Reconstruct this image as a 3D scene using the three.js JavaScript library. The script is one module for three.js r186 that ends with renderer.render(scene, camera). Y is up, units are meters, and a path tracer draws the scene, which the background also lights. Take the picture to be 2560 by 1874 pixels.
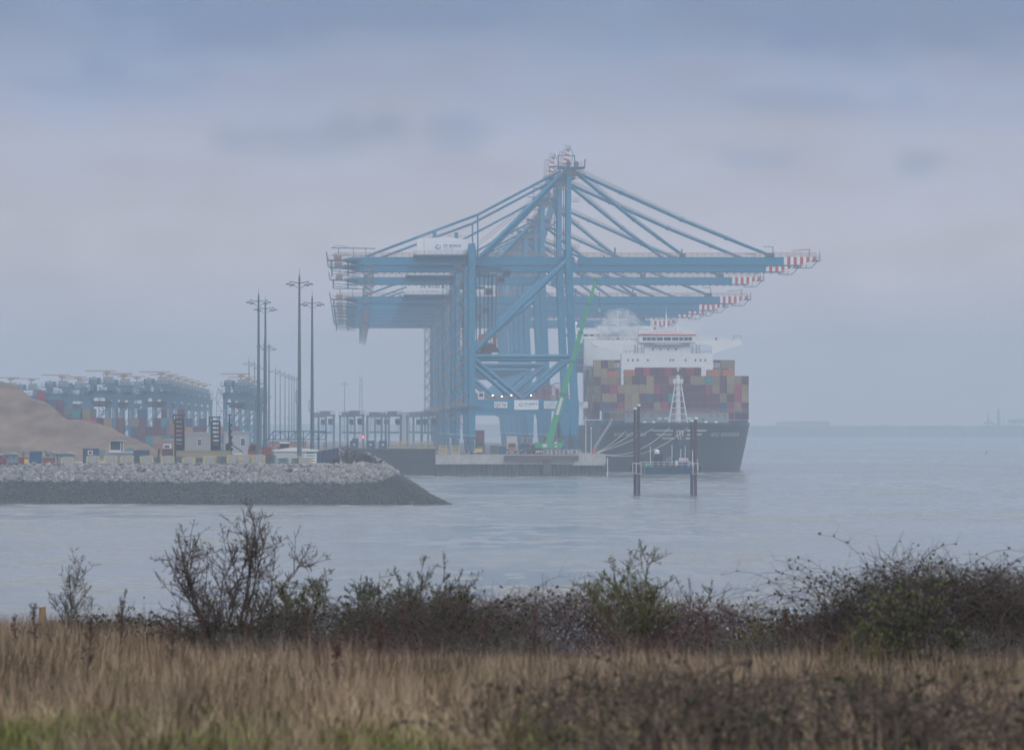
import * as THREE from 'three';
import { mergeGeometries } from 'three/addons/utils/BufferGeometryUtils.js';
import { ImprovedNoise } from 'three/addons/math/ImprovedNoise.js';
import { MarchingCubes } from 'three/addons/objects/MarchingCubes.js';

// ---------------------------------------------------------------- camera, sky, sun, exposure
const scene = new THREE.Scene();
// long lens looking across the river; every length in metres, water level is y = 0
const FOCAL = 20280, HORIZON = 1066, EYE = 15.5;        // focal length and horizon in pixels of a 2560 x 1874 frame
const camera = new THREE.PerspectiveCamera(2 * Math.atan(937 / FOCAL) * 180 / Math.PI, 2560 / 1874, 5, 30000);
camera.position.set(0, EYE, 0);
camera.setViewOffset(2560, 1874, 0, 937 - HORIZON, 2560, 1874);
camera.focus = 900; camera.userData.fStop = 10;
const renderer = new THREE.WebGLRenderer({ antialias: true });
renderer.setSize(1024, 749);
renderer.toneMapping = THREE.LinearToneMapping;
renderer.toneMappingExposure = 1.13;
renderer.shadowMap.enabled = true;

const noiseGen = new ImprovedNoise();
const noise3 = (x, y, z) => noiseGen.noise(x, y, z);
function fbm(x, y, z, n = 4) { let s = 0, a = 0.5; for (let i = 0; i < n; i++) { s += a * noise3(x, y, z); x *= 2.03; y *= 2.03; z *= 2.03; a *= 0.5; } return s; }
function seeded(a) { return () => { a |= 0; a = a + 0x6D2B79F5 | 0; let t = Math.imul(a ^ a >>> 15, 1 | a); t = t + Math.imul(t ^ t >>> 7, 61 | t) ^ t; return ((t ^ t >>> 14) >>> 0) / 4294967296; }; }
const clamp = (v, a, b) => Math.min(b, Math.max(a, v)), lerp = (a, b, t) => a + (b - a) * t;
const smooth = (a, b, v) => { const t = clamp((v - a) / (b - a), 0, 1); return t * t * (3 - 2 * t); };

{ // overcast, layered sky: stretched cloud noise all round, with the darker cloud banks the photograph shows low over the river
  const SW = 4096, SH = 2048, data = new Float32Array(SW * SH * 4);
  const banks = [[-1.5, 2.03, 0.6, 0.10, 0.6], [-0.36, 2.1, 0.24, 0.13, 0.6], [-0.78, 2.06, 0.2, 0.06, 0.6], [2.85, 1.88, 0.2, 0.08, 0.6], [1.72, 1.86, 0.3, 0.05, 0.5], [-2.9, 2.42, 0.7, 0.1, 0.5], [2.2, 2.3, 0.8, 0.07, 0.4], [-2.0, 2.75, 0.8, 0.08, 0.5], [2.7, 2.9, 1.5, 0.22, 0.55], [-1.3, 2.95, 1.6, 0.1, 0.6],
    [-14, 2.6, 3, 0.25, 0.7], [9, 2.2, 2.4, 0.2, 0.7], [17, 3.1, 3, 0.3, 0.6], [-24, 2.2, 2.5, 0.2, 0.7], [33, 2.6, 3.5, 0.3, 0.7], [-41, 2.8, 3.5, 0.3, 0.6], [58, 2.4, 3.2, 0.3, 0.7], [-72, 2.6, 4, 0.3, 0.7], [88, 2.6, 4, 0.3, 0.6], [-110, 2.5, 4, 0.3, 0.7], [125, 2.6, 4, 0.3, 0.7], [-150, 2.6, 4, 0.3, 0.6], [165, 2.7, 4, 0.3, 0.7]];
  const keys = [[0, 0.60, 0.53, 0.53], [1.2, 0.56, 0.50, 0.52], [1.9, 0.44, 0.44, 0.53], [2.4, 0.31, 0.345, 0.48], [3.0, 0.17, 0.235, 0.37], [4.2, 0.2, 0.25, 0.38], [7, 0.36, 0.40, 0.49], [90, 0.36, 0.40, 0.49]];
  const layers = (e) => { let q = 1; while (q < keys.length - 1 && e > keys[q][0]) q++; const a = keys[q - 1], b = keys[q], t = smooth(a[0], b[0], e); return [lerp(a[1], b[1], t), lerp(a[2], b[2], t), lerp(a[3], b[3], t)]; };
  for (let r = 0; r < SH; r++) {
    const el = ((r + 0.5) / SH - 0.5) * 180;
    for (let c = 0; c < SW; c++) {
      let v = 0, cl = 0;
      // azimuth measured from the camera's axis (-z), clockwise
      let az = ((c + 0.5) / SW - 0.5) * 360 + 90; if (az > 180) az -= 360;
      if (el > 0 && el < 40) {
        const w = el < 8 ? 1 : 1 - (el - 8) / 32;
        const ca = Math.cos(az * Math.PI / 180) * 24, sa = Math.sin(az * Math.PI / 180) * 24;
        v = (fbm(ca, sa, el * 0.9, 4) * 0.34 + (el < 12 ? fbm(ca * 4.2, sa * 4.2, el * 3.1 + 7, 4) * 0.22 + fbm(ca * 2.1, sa * 2.1, el * 6.5 + 2, 4) * 0.34 : 0)) * w;
        if (el < 5) for (const [a, e, wa, we, k] of banks) {
          const dx = (az - a) / wa; if (Math.abs(dx) > 2.6) continue;
          const nn = fbm(az * 2.6, el * 8, 3.3, 4), dy = (el - e + nn * 0.16) / (we * (el < e ? 1.4 : 0.9)), q = dx * dx + dy * dy * 0.8 + nn * 2.4;
          cl += k * smooth(1.3, 0.1, q);
        }
      }
      // layers: pale haze low down, a slate-blue cloud deck above it, thinner and brighter cloud towards the zenith
      const e2 = el + (el < 6 ? v * 1.1 : 0), col = layers(e2), zen = smooth(20, 66, el), k = 1 + v * 0.8 - 0.2 * Math.min(cl, 1.1), i = (r * SW + c) * 4, d = Math.min(1.1, cl) * 0.4;
      data[i] = lerp(col[0], 1.72, zen) * k * (1 - 0.75 * d); data[i + 1] = lerp(col[1], 1.76, zen) * k * (1 - 0.4 * d); data[i + 2] = lerp(col[2], 1.84, zen) * k; data[i + 3] = 1;
    }
  }
  const sky = new THREE.DataTexture(data, SW, SH, THREE.RGBAFormat, THREE.FloatType);
  sky.mapping = THREE.EquirectangularReflectionMapping; sky.magFilter = THREE.LinearFilter; sky.needsUpdate = true; sky.name = 'sky';
  scene.background = sky; scene.environment = sky;
}
const sun = new THREE.DirectionalLight(new THREE.Color(1, 0.95, 0.88), 0.9);
sun.position.set(900, 1500, 300); sun.target.position.set(0, 0, -1500); scene.add(sun, sun.target);
sun.castShadow = true; sun.shadow.radius = 30; sun.shadow.mapSize.set(4096, 4096);
Object.assign(sun.shadow.camera, { left: -400, right: 400, top: 400, bottom: -400, near: 1, far: 6000 });
scene.fog = new THREE.FogExp2(new THREE.Color(0.705, 0.84, 1.0), 0.00019);

// ---------------------------------------------------------------- helpers
const at = (px, py, d) => new THREE.Vector3((px - 1280) / FOCAL * d, EYE - (py - HORIZON) / FOCAL * d, -d);   // a pixel of the photograph at a distance
const gx = (px, d) => (px - 1280) / FOCAL * d, gy = (py, d) => EYE - (py - HORIZON) / FOCAL * d;
const V = (x, y, z) => new THREE.Vector3(x, y, z);
const rgb = (r, g, b) => new THREE.Color().setRGB(r, g, b);
function mat(r, g, b, roughness = 0.7, extra = {}) { return new THREE.MeshStandardMaterial({ color: rgb(r, g, b), roughness, ...extra }); }
const taken = {};
function numbered(n) { const k = taken[n] = (taken[n] ?? -1) + 1; return k ? n + '_' + String(k).padStart(3, '0') : n; }
function tag(o, label, category, group, kind) { o.userData.label = label; if (category) o.userData.category = category; if (group) o.userData.group = group; if (kind) o.userData.kind = kind; return o; }
function thing(name, label, category, group, x = 0, y = 0, z = 0, turn = 0) { const o = new THREE.Group(); o.name = numbered(name); scene.add(o); o.position.set(x, y, z); o.rotation.y = turn; return tag(o, label, category, group); }
function copyOf(src, label, x, y, z, turn = 0) { const o = src.clone(); o.name = numbered(src.name.replace(/_\d{3}$/, '')); o.userData = { ...src.userData, label }; o.position.set(x, y, z); o.rotation.y = turn; scene.add(o); return o; }
function putMesh(name, geo, m, parent) { const o = new THREE.Mesh(geo, m); o.castShadow = o.receiveShadow = true; o.name = parent ? name : numbered(name); (parent ?? scene).add(o); return o; }
const flat = (g) => { const n = g.index ? g.toNonIndexed() : g; for (const k of Object.keys(n.attributes)) if (!['position', 'normal', 'uv'].includes(k)) n.deleteAttribute(k); return n; };
const boxCache = {};
class Shape3 {              // collects boxes, bars and beams that make up one part
  constructor() { this.list = []; }
  add(g, x = 0, y = 0, z = 0, rx = 0, ry = 0, rz = 0) { g = flat(g); const m = new THREE.Matrix4().makeRotationFromEuler(new THREE.Euler(rx, ry, rz)).setPosition(x, y, z); g.applyMatrix4(m); this.list.push(g); return this; }
  box(x0, x1, y0, y1, z0, z1) { return this.add(new THREE.BoxGeometry(Math.abs(x1 - x0), Math.abs(y1 - y0), Math.abs(z1 - z0)), (x0 + x1) / 2, (y0 + y1) / 2, (z0 + z1) / 2); }
  rbox(w, h, d, x, y, z, rx = 0, ry = 0, rz = 0) { return this.add(new THREE.BoxGeometry(w, h, d), x, y, z, rx, ry, rz); }
  bar(a, b, r, n = 6, r2 = r) { const v = b.clone().sub(a), l = v.length(); const g = new THREE.CylinderGeometry(r2, r, l, n, 1, false); const q = new THREE.Quaternion().setFromUnitVectors(V(0, 1, 0), v.normalize()); g.applyQuaternion(q); const c = a.clone().add(b).multiplyScalar(0.5); return this.add(g, c.x, c.y, c.z); }
  beam(a, b, w, h) { // rectangular member; w across, h in the upright plane
    const v = b.clone().sub(a), l = v.length(); v.normalize(); let side = V(0, 0, 1); if (Math.abs(v.z) > 0.9) side = V(1, 0, 0); const up = side.clone().cross(v).normalize(); side = v.clone().cross(up).normalize();
    const g = flat(new THREE.BoxGeometry(l, h, w)); const m = new THREE.Matrix4().makeBasis(v, up, side).setPosition(a.clone().add(b).multiplyScalar(0.5)); g.applyMatrix4(m); this.list.push(g); return this; }
  wheel(x, y, z, r, w, axis = 'z', n = 14) { const g = new THREE.CylinderGeometry(r, r, w, n); if (axis === 'z') g.rotateX(Math.PI / 2); else g.rotateZ(Math.PI / 2); return this.add(g, x, y, z); }
  prism(pts, z0, z1) { const s = new THREE.Shape(pts.map(([x, y]) => new THREE.Vector2(x, y))); const g = new THREE.ExtrudeGeometry(s, { depth: z1 - z0, bevelEnabled: false }); return this.add(g, 0, 0, z0); }
  rail(pts, h = 1.1, r = 0.035, step = 2, mid = true) { // guard rail along a chain of points
    for (let i = 0; i + 1 < pts.length; i++) { const a = pts[i], b = pts[i + 1], l = a.distanceTo(b), n = Math.max(1, Math.round(l / step)), up = V(0, h, 0), half = V(0, h / 2, 0);
      this.bar(a.clone().add(up), b.clone().add(up), r, 4); if (mid) this.bar(a.clone().add(half), b.clone().add(half), r * 0.8, 4);
      for (let k = 0; k <= n; k++) { const p = a.clone().lerp(b, k / n); this.bar(p, p.clone().add(up), r, 4); } } return this; }
  geo() { return this.list.length === 1 ? this.list[0] : mergeGeometries(this.list); }
  build(name, m, parent) { return putMesh(name, this.geo(), m, parent); }
}
const S = () => new Shape3();
class Twigs {               // tapered branches as one indexed mesh
  constructor() { this.p = []; this.n = []; this.i = []; }
  tube(pts, radii, sides = 3) {
    const base = this.p.length / 3, up = V(0, 1, 0), t = V(0, 0, 0), u = V(0, 0, 0), w = V(0, 0, 0);
    for (let k = 0; k < pts.length; k++) {
      t.copy(pts[Math.min(k + 1, pts.length - 1)]).sub(pts[Math.max(k - 1, 0)]).normalize(); u.crossVectors(t, Math.abs(t.y) > 0.9 ? V(1, 0, 0) : up).normalize(); w.crossVectors(t, u);
      for (let s = 0; s < sides; s++) { const a = s / sides * 6.2832, cx = Math.cos(a), sx = Math.sin(a), nx = u.x * cx + w.x * sx, ny = u.y * cx + w.y * sx, nz = u.z * cx + w.z * sx; this.p.push(pts[k].x + nx * radii[k], pts[k].y + ny * radii[k], pts[k].z + nz * radii[k]); this.n.push(nx, ny, nz); }
      if (k) for (let s = 0; s < sides; s++) { const a = base + (k - 1) * sides + s, b = base + (k - 1) * sides + (s + 1) % sides, c = a + sides, d = b + sides; this.i.push(a, b, d, a, d, c); }
    }
  }
  leaf(p, dir, len, wid, rnd) { // one folded leaf
    const b = this.p.length / 3, side = V(rnd() - 0.5, rnd() - 0.5, rnd() - 0.5).cross(dir).normalize(), nn = side.clone().cross(dir).normalize();
    const m = p.clone().addScaledVector(dir, len * 0.5).addScaledVector(nn, len * 0.12), e = p.clone().addScaledVector(dir, len);
    for (const q of [p, m.clone().addScaledVector(side, wid), m.clone().addScaledVector(side, -wid), e]) { this.p.push(q.x, q.y, q.z); this.n.push(nn.x, nn.y, nn.z); }
    this.i.push(b, b + 1, b + 3, b, b + 3, b + 2);
  }
  geo() { const g = new THREE.BufferGeometry(); g.setAttribute('position', new THREE.Float32BufferAttribute(this.p, 3)); g.setAttribute('normal', new THREE.Float32BufferAttribute(this.n, 3)); g.setIndex(this.i); return g; }
}
function print(w, h, draw, px = 256) { // flat lettering on a sign
  const c = document.createElement('canvas'); c.width = px; c.height = Math.round(px * h / w); const x = c.getContext('2d'); draw(x, c.width, c.height);
  const t = new THREE.CanvasTexture(c); t.colorSpace = THREE.SRGBColorSpace; t.magFilter = THREE.LinearFilter; return t;
}
function grain(size, fn, srgb = false) { const d = new Uint8Array(size * size * 4); for (let y = 0; y < size; y++) for (let x = 0; x < size; x++) { const v = fn(x / size, y / size), i = (y * size + x) * 4; const q = Array.isArray(v) ? v : [v, v, v]; for (let k = 0; k < 3; k++) d[i + k] = clamp(q[k], 0, 1) * 255; d[i + 3] = 255; } const t = new THREE.DataTexture(d, size, size); t.wrapS = t.wrapT = THREE.RepeatWrapping; t.magFilter = THREE.LinearFilter; t.minFilter = THREE.LinearMipmapLinearFilter; t.generateMipmaps = true; if (srgb) t.colorSpace = THREE.SRGBColorSpace; t.needsUpdate = true; return t; }
// tileable noise: sum of a torus walk
function tile(u, v, f, seed, n = 4, f2 = f) { let s = 0, a = 0.5; for (let i = 0; i < n; i++) { const x = u * f, y = v * f2, fx = Math.floor(x), fy = Math.floor(y), h = (ix, iy) => { let k = (((ix % f) + f) % f) * 374761393 + (((iy % f2) + f2) % f2) * 668265263 + seed * 1442695041 + i * 97; k = Math.imul(k ^ k >>> 13, 1274126177); return ((k ^ k >>> 16) >>> 0) / 4294967296; }; const sx = x - fx, sy = y - fy, wx = sx * sx * (3 - 2 * sx), wy = sy * sy * (3 - 2 * sy); s += a * lerp(lerp(h(fx, fy), h(fx + 1, fy), wx), lerp(h(fx, fy + 1), h(fx + 1, fy + 1), wx), wy); a *= 0.5; f *= 2; f2 *= 2; } return s; }
function struct(o) { o.userData.kind = 'structure'; return o; }
const ordinals = ['first', 'second', 'third', 'fourth', 'fifth', 'sixth', 'seventh', 'eighth', 'ninth', 'tenth', 'eleventh', 'twelfth', 'thirteenth', 'fourteenth', 'fifteenth', 'sixteenth', 'seventeenth', 'eighteenth', 'nineteenth', 'twentieth', 'twenty-first', 'twenty-second', 'twenty-third', 'twenty-fourth', 'twenty-fifth'];
// ---------------------------------------------------------------- water
const FAR = 12400;
{
  // wave facets: tilts of single wavelets, calmer inside long wind slicks
  const ripple = grain(1024, (u, v) => { const calm = smooth(0.36, 0.58, tile(u, v, 3, 21, 3, 26) * 0.62 + tile(u, v, 9, 5, 2, 90) * 0.5), k = lerp(0.15, 1.5, calm); const a = tile(u, v, 160, 3, 2, 200) - 0.37, b = tile(u, v, 130, 8, 2, 256) - 0.37, c = tile(u, v, 26, 13, 3, 150) - 0.44; return [0.5 + 0.4 * a * k, 0.5 + (0.6 * b + 0.42 * c) * k, 1]; });
  const slick = grain(512, (u, v) => { const s = tile(u, v, 5, 21, 3), t = tile(u, v, 24, 5, 2); return [0, 0.15 + 0.2 * (s - 0.45) + 0.16 * (t - 0.4), 0]; });
  ripple.repeat.set(1 / 330, 1 / 4000); slick.repeat.set(1 / 900, 1 / 2300);
  const g = new THREE.PlaneGeometry(1, 1); g.rotateX(-Math.PI / 2); const x0 = -2200, x1 = 2200, z0 = -FAR, z1 = -120;
  g.attributes.position.array.set([x0, 0, z0, x1, 0, z0, x0, 0, z1, x1, 0, z1]); g.attributes.uv.array.set([x0, -z0, x1, -z0, x0, -z1, x1, -z1]);
  struct(putMesh('river_water', g, new THREE.MeshPhysicalMaterial({ color: rgb(0.17, 0.18, 0.18), roughness: 1, ior: 1.33, normalMap: ripple, normalScale: new THREE.Vector2(0.95, 0.95), roughnessMap: slick })));
}
// ---------------------------------------------------------------- quay frame: X across from the landward crane rail, L metres along the quay beyond the nearest crane
const TURN = 0.02022, QUAY_Y = 6.65, QO = V(gx(1180, 2600), 0, -2600);
const Q = (X, Y, L) => V(QO.x + X * Math.cos(TURN) - L * Math.sin(TURN), Y, QO.z - X * Math.sin(TURN) - L * Math.cos(TURN));
function quayThing(name, label, category, group, X, L, Y = QUAY_Y) { const p = Q(X, Y, L); return thing(name, label, category, group, p.x, p.y, p.z, TURN); }
function ratioL(r) { return 2600 * (r - 1); }
const mottleMap = grain(512, (u, v) => 0.72 + 0.5 * (tile(u, v, 12, 2, 5) - 0.5) + 0.14 * (tile(u, v, 90, 4, 2) - 0.4));
const streakMap = grain(512, (u, v) => 0.7 + 0.55 * (tile(u, v * 0.12, 64, 9, 3) - 0.45) + 0.3 * (tile(u, v, 10, 6, 4) - 0.45));
const mapped = (t, rx, ry) => { const c = t.clone(); c.repeat.set(rx, ry); c.needsUpdate = true; return c; };
const M = {
  concrete: mat(0.56, 0.55, 0.53, 0.85, { map: mapped(streakMap, 0.12, 0.2) }),
  pile: mat(0.085, 0.085, 0.085, 0.8, { map: mapped(streakMap, 0.6, 0.15) }),
  yard: mat(0.13, 0.125, 0.12, 0.9, { map: mapped(mottleMap, 0.02, 0.02) }),
  crane: mat(0.03, 0.285, 0.49, 0.5, { map: mapped(streakMap, 1, 1) }), craneDark: mat(0.03, 0.12, 0.2, 0.55), rail: mat(0.36, 0.22, 0.17, 0.6), grate: mat(0.16, 0.15, 0.15, 0.8),
  white: mat(0.78, 0.79, 0.80, 0.5), offwhite: mat(0.62, 0.64, 0.66, 0.55), red: mat(0.52, 0.035, 0.06, 0.5), orange: mat(0.30, 0.155, 0.10, 0.6), yellow: mat(0.62, 0.44, 0.12, 0.6),
  black: mat(0.02, 0.022, 0.026, 0.6), rope: mat(0.05, 0.05, 0.055, 0.6), glass: mat(0.03, 0.055, 0.07, 0.12), steel: mat(0.26, 0.29, 0.31, 0.45), rust: mat(0.10, 0.055, 0.05, 0.8), green: mat(0.02, 0.33, 0.13, 0.45),
  tyre: mat(0.02, 0.02, 0.02, 0.9), galv: mat(0.085, 0.135, 0.17, 0.55), navy: mat(0.025, 0.06, 0.13, 0.6), lampGlass: new THREE.MeshStandardMaterial({ color: 0xffffff, emissive: rgb(1, 0.95, 0.85), emissiveIntensity: 5 }), lampRed: new THREE.MeshStandardMaterial({ color: 0xff2020, emissive: rgb(1, 0.05, 0.05), emissiveIntensity: 6 }),
};
function uvMetres(g, ax = 'x', ay = 'y') { const p = g.attributes.position, uv = new Float32Array(p.count * 2), get = { x: (i) => p.getX(i), y: (i) => p.getY(i), z: (i) => p.getZ(i) }; for (let i = 0; i < p.count; i++) { uv[2 * i] = get[ax](i); uv[2 * i + 1] = get[ay](i); } g.setAttribute('uv', new THREE.BufferAttribute(uv, 2)); return g; }
function slab(poly, y0, y1) { // extruded plan; poly of [x, d]
  const s = new THREE.Shape(poly.map(([x, d]) => new THREE.Vector2(x, d))); const g = new THREE.ExtrudeGeometry(s, { depth: y1 - y0, bevelEnabled: false }); g.rotateX(-Math.PI / 2); g.translate(0, y0, 0); return uvMetres(g, 'x', 'z'); }
{ // reclaimed land behind the revetment and the deck of the quay
  struct(putMesh('yard_ground', slab([[-1600, 2050], [-330, 1830], [-160, 1700], [-104, 1668], [-60, 1646], [-32, 1634], [-30, 1700], [-38, 2000], [-52, 2655], [Q(-12.4, 0, 30).x, 2630], [Q(-12.4, 0, 2200).x, 4800], [-1600, 4800]], 0.5, 6.6), M.yard));
  const deck = struct(putMesh('quay_deck', (() => { const g = S().box(-12, 41.4, QUAY_Y - 1.2, QUAY_Y, -1900, 26).geo(); return uvMetres(g, 'x', 'z'); })(), M.yard)); const p = Q(0, 0, 0); deck.position.copy(p); deck.rotation.y = TURN;
  // quay wall: concrete capping blocks over sheet piles
  const wall = quayThing('quay_wall', 'concrete capped sheet pile quay end wall below the nearest gantry crane', 'quay wall', undefined, 0, 0, 0);
  const capEdges = [-12, -0.6, 10, 20.4, 31.6]; // cast sections of the capping beam
  for (let k = 0; k < 4; k++) { const a = capEdges[k], b = capEdges[k + 1] - 0.06; putMesh('capping_block', uvMetres(S().box(a, b, 3.55, QUAY_Y - 0.02, 26.05, 27.4 + (k % 2) * 0.05).geo()), M.concrete, wall); }
  putMesh('capping_block', uvMetres(S().box(31.7, 41.4, 3.2, QUAY_Y + 0.25, 26.05, 28.1).geo()), M.concrete, wall);
  S().box(9.8, 33.4, 4.75, 6.35, 27.5, 28.6).build('fender_beam', M.rust, wall); S().box(22.2, 24.6, 0.2, 4.7, 27.5, 28.4).build('fender_pile', M.pile, wall);
  const pileGeo = uvMetres(S().prism([[0, 0], [0.32, 0.5], [1.0, 0.5], [1.32, 0], [1.22, -0.1], [0.92, 0.38], [0.4, 0.38], [0.1, -0.1]].map(([x, z]) => [x, z]), -1, 3.5).geo().rotateX(-Math.PI / 2));
  pileGeo.computeBoundingBox();
  // piles stand upright: profile in plan, extruded up
  for (let x = -11.6; x < 41.2; x += 1.32) { const o = putMesh('sheet_pile', pileGeo, M.pile, wall); o.position.set(x, 0, 26.6); }
  const front = S().box(41.5, 42.2, 3.4, QUAY_Y, -1900, 26).build('quay_face_cap', M.concrete, wall); uvMetres(front.geometry, 'z', 'y');
  uvMetres(S().box(41.45, 42.0, -1, 3.4, -1900, 26).build('quay_face_piling', M.pile, wall).geometry, 'z', 'y');
  S().bar(V(42.6, -1, 27.2), V(42.6, 5.6, 27.2), 0.16, 8).build('marker_post', M.offwhite, wall);
  // parapet wall of sheet piles closing the land to the left of the quay end
  const par = thing('retaining_wall', 'dark sheet pile retaining wall between the rock revetment and the quay end', 'wall', undefined, 0, 0, 0);
  const a = Q(-12.2, 0, -14), b = V(-53, 0, -2660), n = Math.round(a.distanceTo(b) / 1.32), dir = b.clone().sub(a).normalize(), turn = Math.atan2(-dir.z, dir.x) + Math.PI;
  const tall = pileGeo.clone().scale(1, 2.04, 1);
  for (let k = 0; k < n; k++) { const o = putMesh('sheet_pile', tall, M.pile, par), p = a.clone().addScaledVector(dir, k * 1.32 + 1.32); o.position.set(p.x, 1, p.z); o.rotation.y = turn; }
  S().beam(a.clone().setY(8.2), b.clone().setY(8.2), 1.1, 0.5).build('capping_rail', M.pile, par);
}
// ---------------------------------------------------------------- rock revetment (the spit on the far shore)
const toe = new THREE.CatmullRomCurve3([[-330, 1770], [-230, 1702], [-160, 1666], [-104, 1640], [-60, 1617], [-32, 1606], [-18.5, 1604], [-14, 1606], [-12.2, 1612], [-13, 1630], [-16, 1700], [-22, 2000], [-38, 2660]].map(([x, d]) => V(x, 0, -d)), false, 'centripetal');
const crestLine = []; // inner edge of the slope, left to right
const crestD = (x) => { let best = 1640, e = 1e9; for (const p of crestLine) if (-p.z < 1700 && Math.abs(p.x - x) < e) { e = Math.abs(p.x - x); best = -p.z; } return best; };
const REV_H = 8.0, REV_W = 14.2;
{
  const N = 700, pts = toe.getSpacedPoints(N), rnd = seeded(11);
  const inwardRaw = (k) => { const a = pts[Math.max(0, k - 1)], b = pts[Math.min(N, k + 1)], t = b.clone().sub(a).normalize(); return V(t.z, 0, -t.x); };
  const inwardAll = []; for (let k = 0; k <= N; k++) { const s = V(0, 0, 0); for (let j = -11; j <= 11; j++) s.add(inwardRaw(clamp(k + j, 0, N))); inwardAll.push(s.normalize()); } const inward = (k) => inwardAll[k].clone();
  let tipK = 0; pts.forEach((p, k) => { if (p.x > pts[tipK].x) tipK = k; });
  const pos = [], idx = [], cols = 14;
  const posAt = (k, t) => { const i = Math.floor(k), f = k - i, p = pts[i].clone().lerp(pts[Math.min(N, i + 1)], f), n = inward(Math.min(N, i)).lerp(inward(Math.min(N, i + 1)), f).normalize(); const h = -0.8 + (REV_H + 0.8) * t; return p.addScaledVector(n, REV_W * t * (1 + 0.45 * Math.exp(-(((k - tipK) / 14) ** 2))) - 1.4).setY(h); };
  for (let k = 0; k <= N; k++) for (let j = 0; j <= cols; j++) { const p = posAt(k, j / cols); const b = fbm(p.x * 0.6, p.y * 0.9, p.z * 0.6, 3) * 0.5; pos.push(p.x + b * 0.4, p.y + (j === cols ? 0 : b), p.z - b * 0.4); }
  for (let k = 0; k < N; k++) for (let j = 0; j < cols; j++) { const a = k * (cols + 1) + j; idx.push(a, a + cols + 1, a + 1, a + 1, a + cols + 1, a + cols + 2); }
  const g = new THREE.BufferGeometry(); g.setAttribute('position', new THREE.Float32BufferAttribute(pos, 3)); g.setIndex(idx); g.computeVertexNormals(); uvMetres(g, 'x', 'y');
  struct(putMesh('revetment_bank', g, mat(0.05, 0.055, 0.053, 0.95, { side: THREE.DoubleSide })));
  // armour stones: dry ones above the tide line, weed-covered ones below
  const rockGeos = [0, 1, 2].map((s) => { const q = new THREE.IcosahedronGeometry(1, 1), p = q.attributes.position; for (let i = 0; i < p.count; i++) { const v = V(p.getX(i), p.getY(i), p.getZ(i)), f = 0.72 + 0.9 * fbm(v.x * 1.1 + s * 9, v.y * 1.1, v.z * 1.1, 2) + 0.3; p.setXYZ(i, v.x * f, v.y * f * 0.72, v.z * f * 0.85); } q.computeVertexNormals(); return q; });
  const sets = { dry: [[], [], []], wet: [[], [], []] }, e = new THREE.Euler(), q = new THREE.Quaternion();
  for (let k = 0; k < 46000; k++) {
    const kk = rnd() < 0.84 ? 95 + rnd() * 105 : 200 + rnd() * rnd() * 420, t = rnd() * 0.95; const p = posAt(kk, t); 
    const tide = 4.25 + 3.2 * smooth(-27, -19, p.x) + fbm(p.x * 0.3, 0, p.z * 0.3, 3) * 0.9, wet = p.y < tide, s = (wet ? 0.14 + 0.2 * rnd() * rnd() : 0.2 + 0.5 * Math.pow(rnd(), 2.6));
    e.set(rnd() * 6, rnd() * 6, rnd() * 6); q.setFromEuler(e); p.y += s * 0.25;
    sets[wet ? 'wet' : 'dry'][k % 3].push([new THREE.Matrix4().compose(p, q, V(s * 1.2, s * (wet ? 0.8 : 0.95), s)), 0.65 + rnd() * 0.6 + (rnd() < 0.03 ? 0.7 : 0), rnd()]);
  }
  for (const [kind, col, label, nm] of [['dry', [0.2, 0.2, 0.205], 'pale grey armour stones on the upper half of the revetment', 'armour_stone'], ['wet', [0.04, 0.047, 0.045], 'dark weed-covered stones of the revetment below the tide line', 'weedy_stone']])
    sets[kind].forEach((list, v) => { const im = new THREE.InstancedMesh(rockGeos[v], mat(...col, 0.9), list.length); list.forEach(([m, f, h], i) => { im.setMatrixAt(i, m); const q = kind === 'wet' ? 0.75 + 0.28 * f : f; im.setColorAt(i, rgb(q, q * (0.97 + 0.05 * h), q * (0.92 + 0.1 * h))); }); im.name = numbered(nm); tag(im, label + ['', ', rounder ones', ', flatter ones'][v], 'rocks', undefined, 'stuff'); scene.add(im); });
  // crest track
  const crest = []; for (let k = 30; k < 240; k++) { const a = posAt(k, 1); crest.push([a.x, -a.z + 0.03]); crestLine.push(a); } crest.push([-60, 1735], [-270, 1850]);
  const tg = slab(crest, 6.62, REV_H);
  struct(putMesh('crest_track', tg, mat(0.34, 0.31, 0.27, 0.95, { side: THREE.DoubleSide, map: mapped(mottleMap, 0.05, 0.05) })));
}
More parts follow.
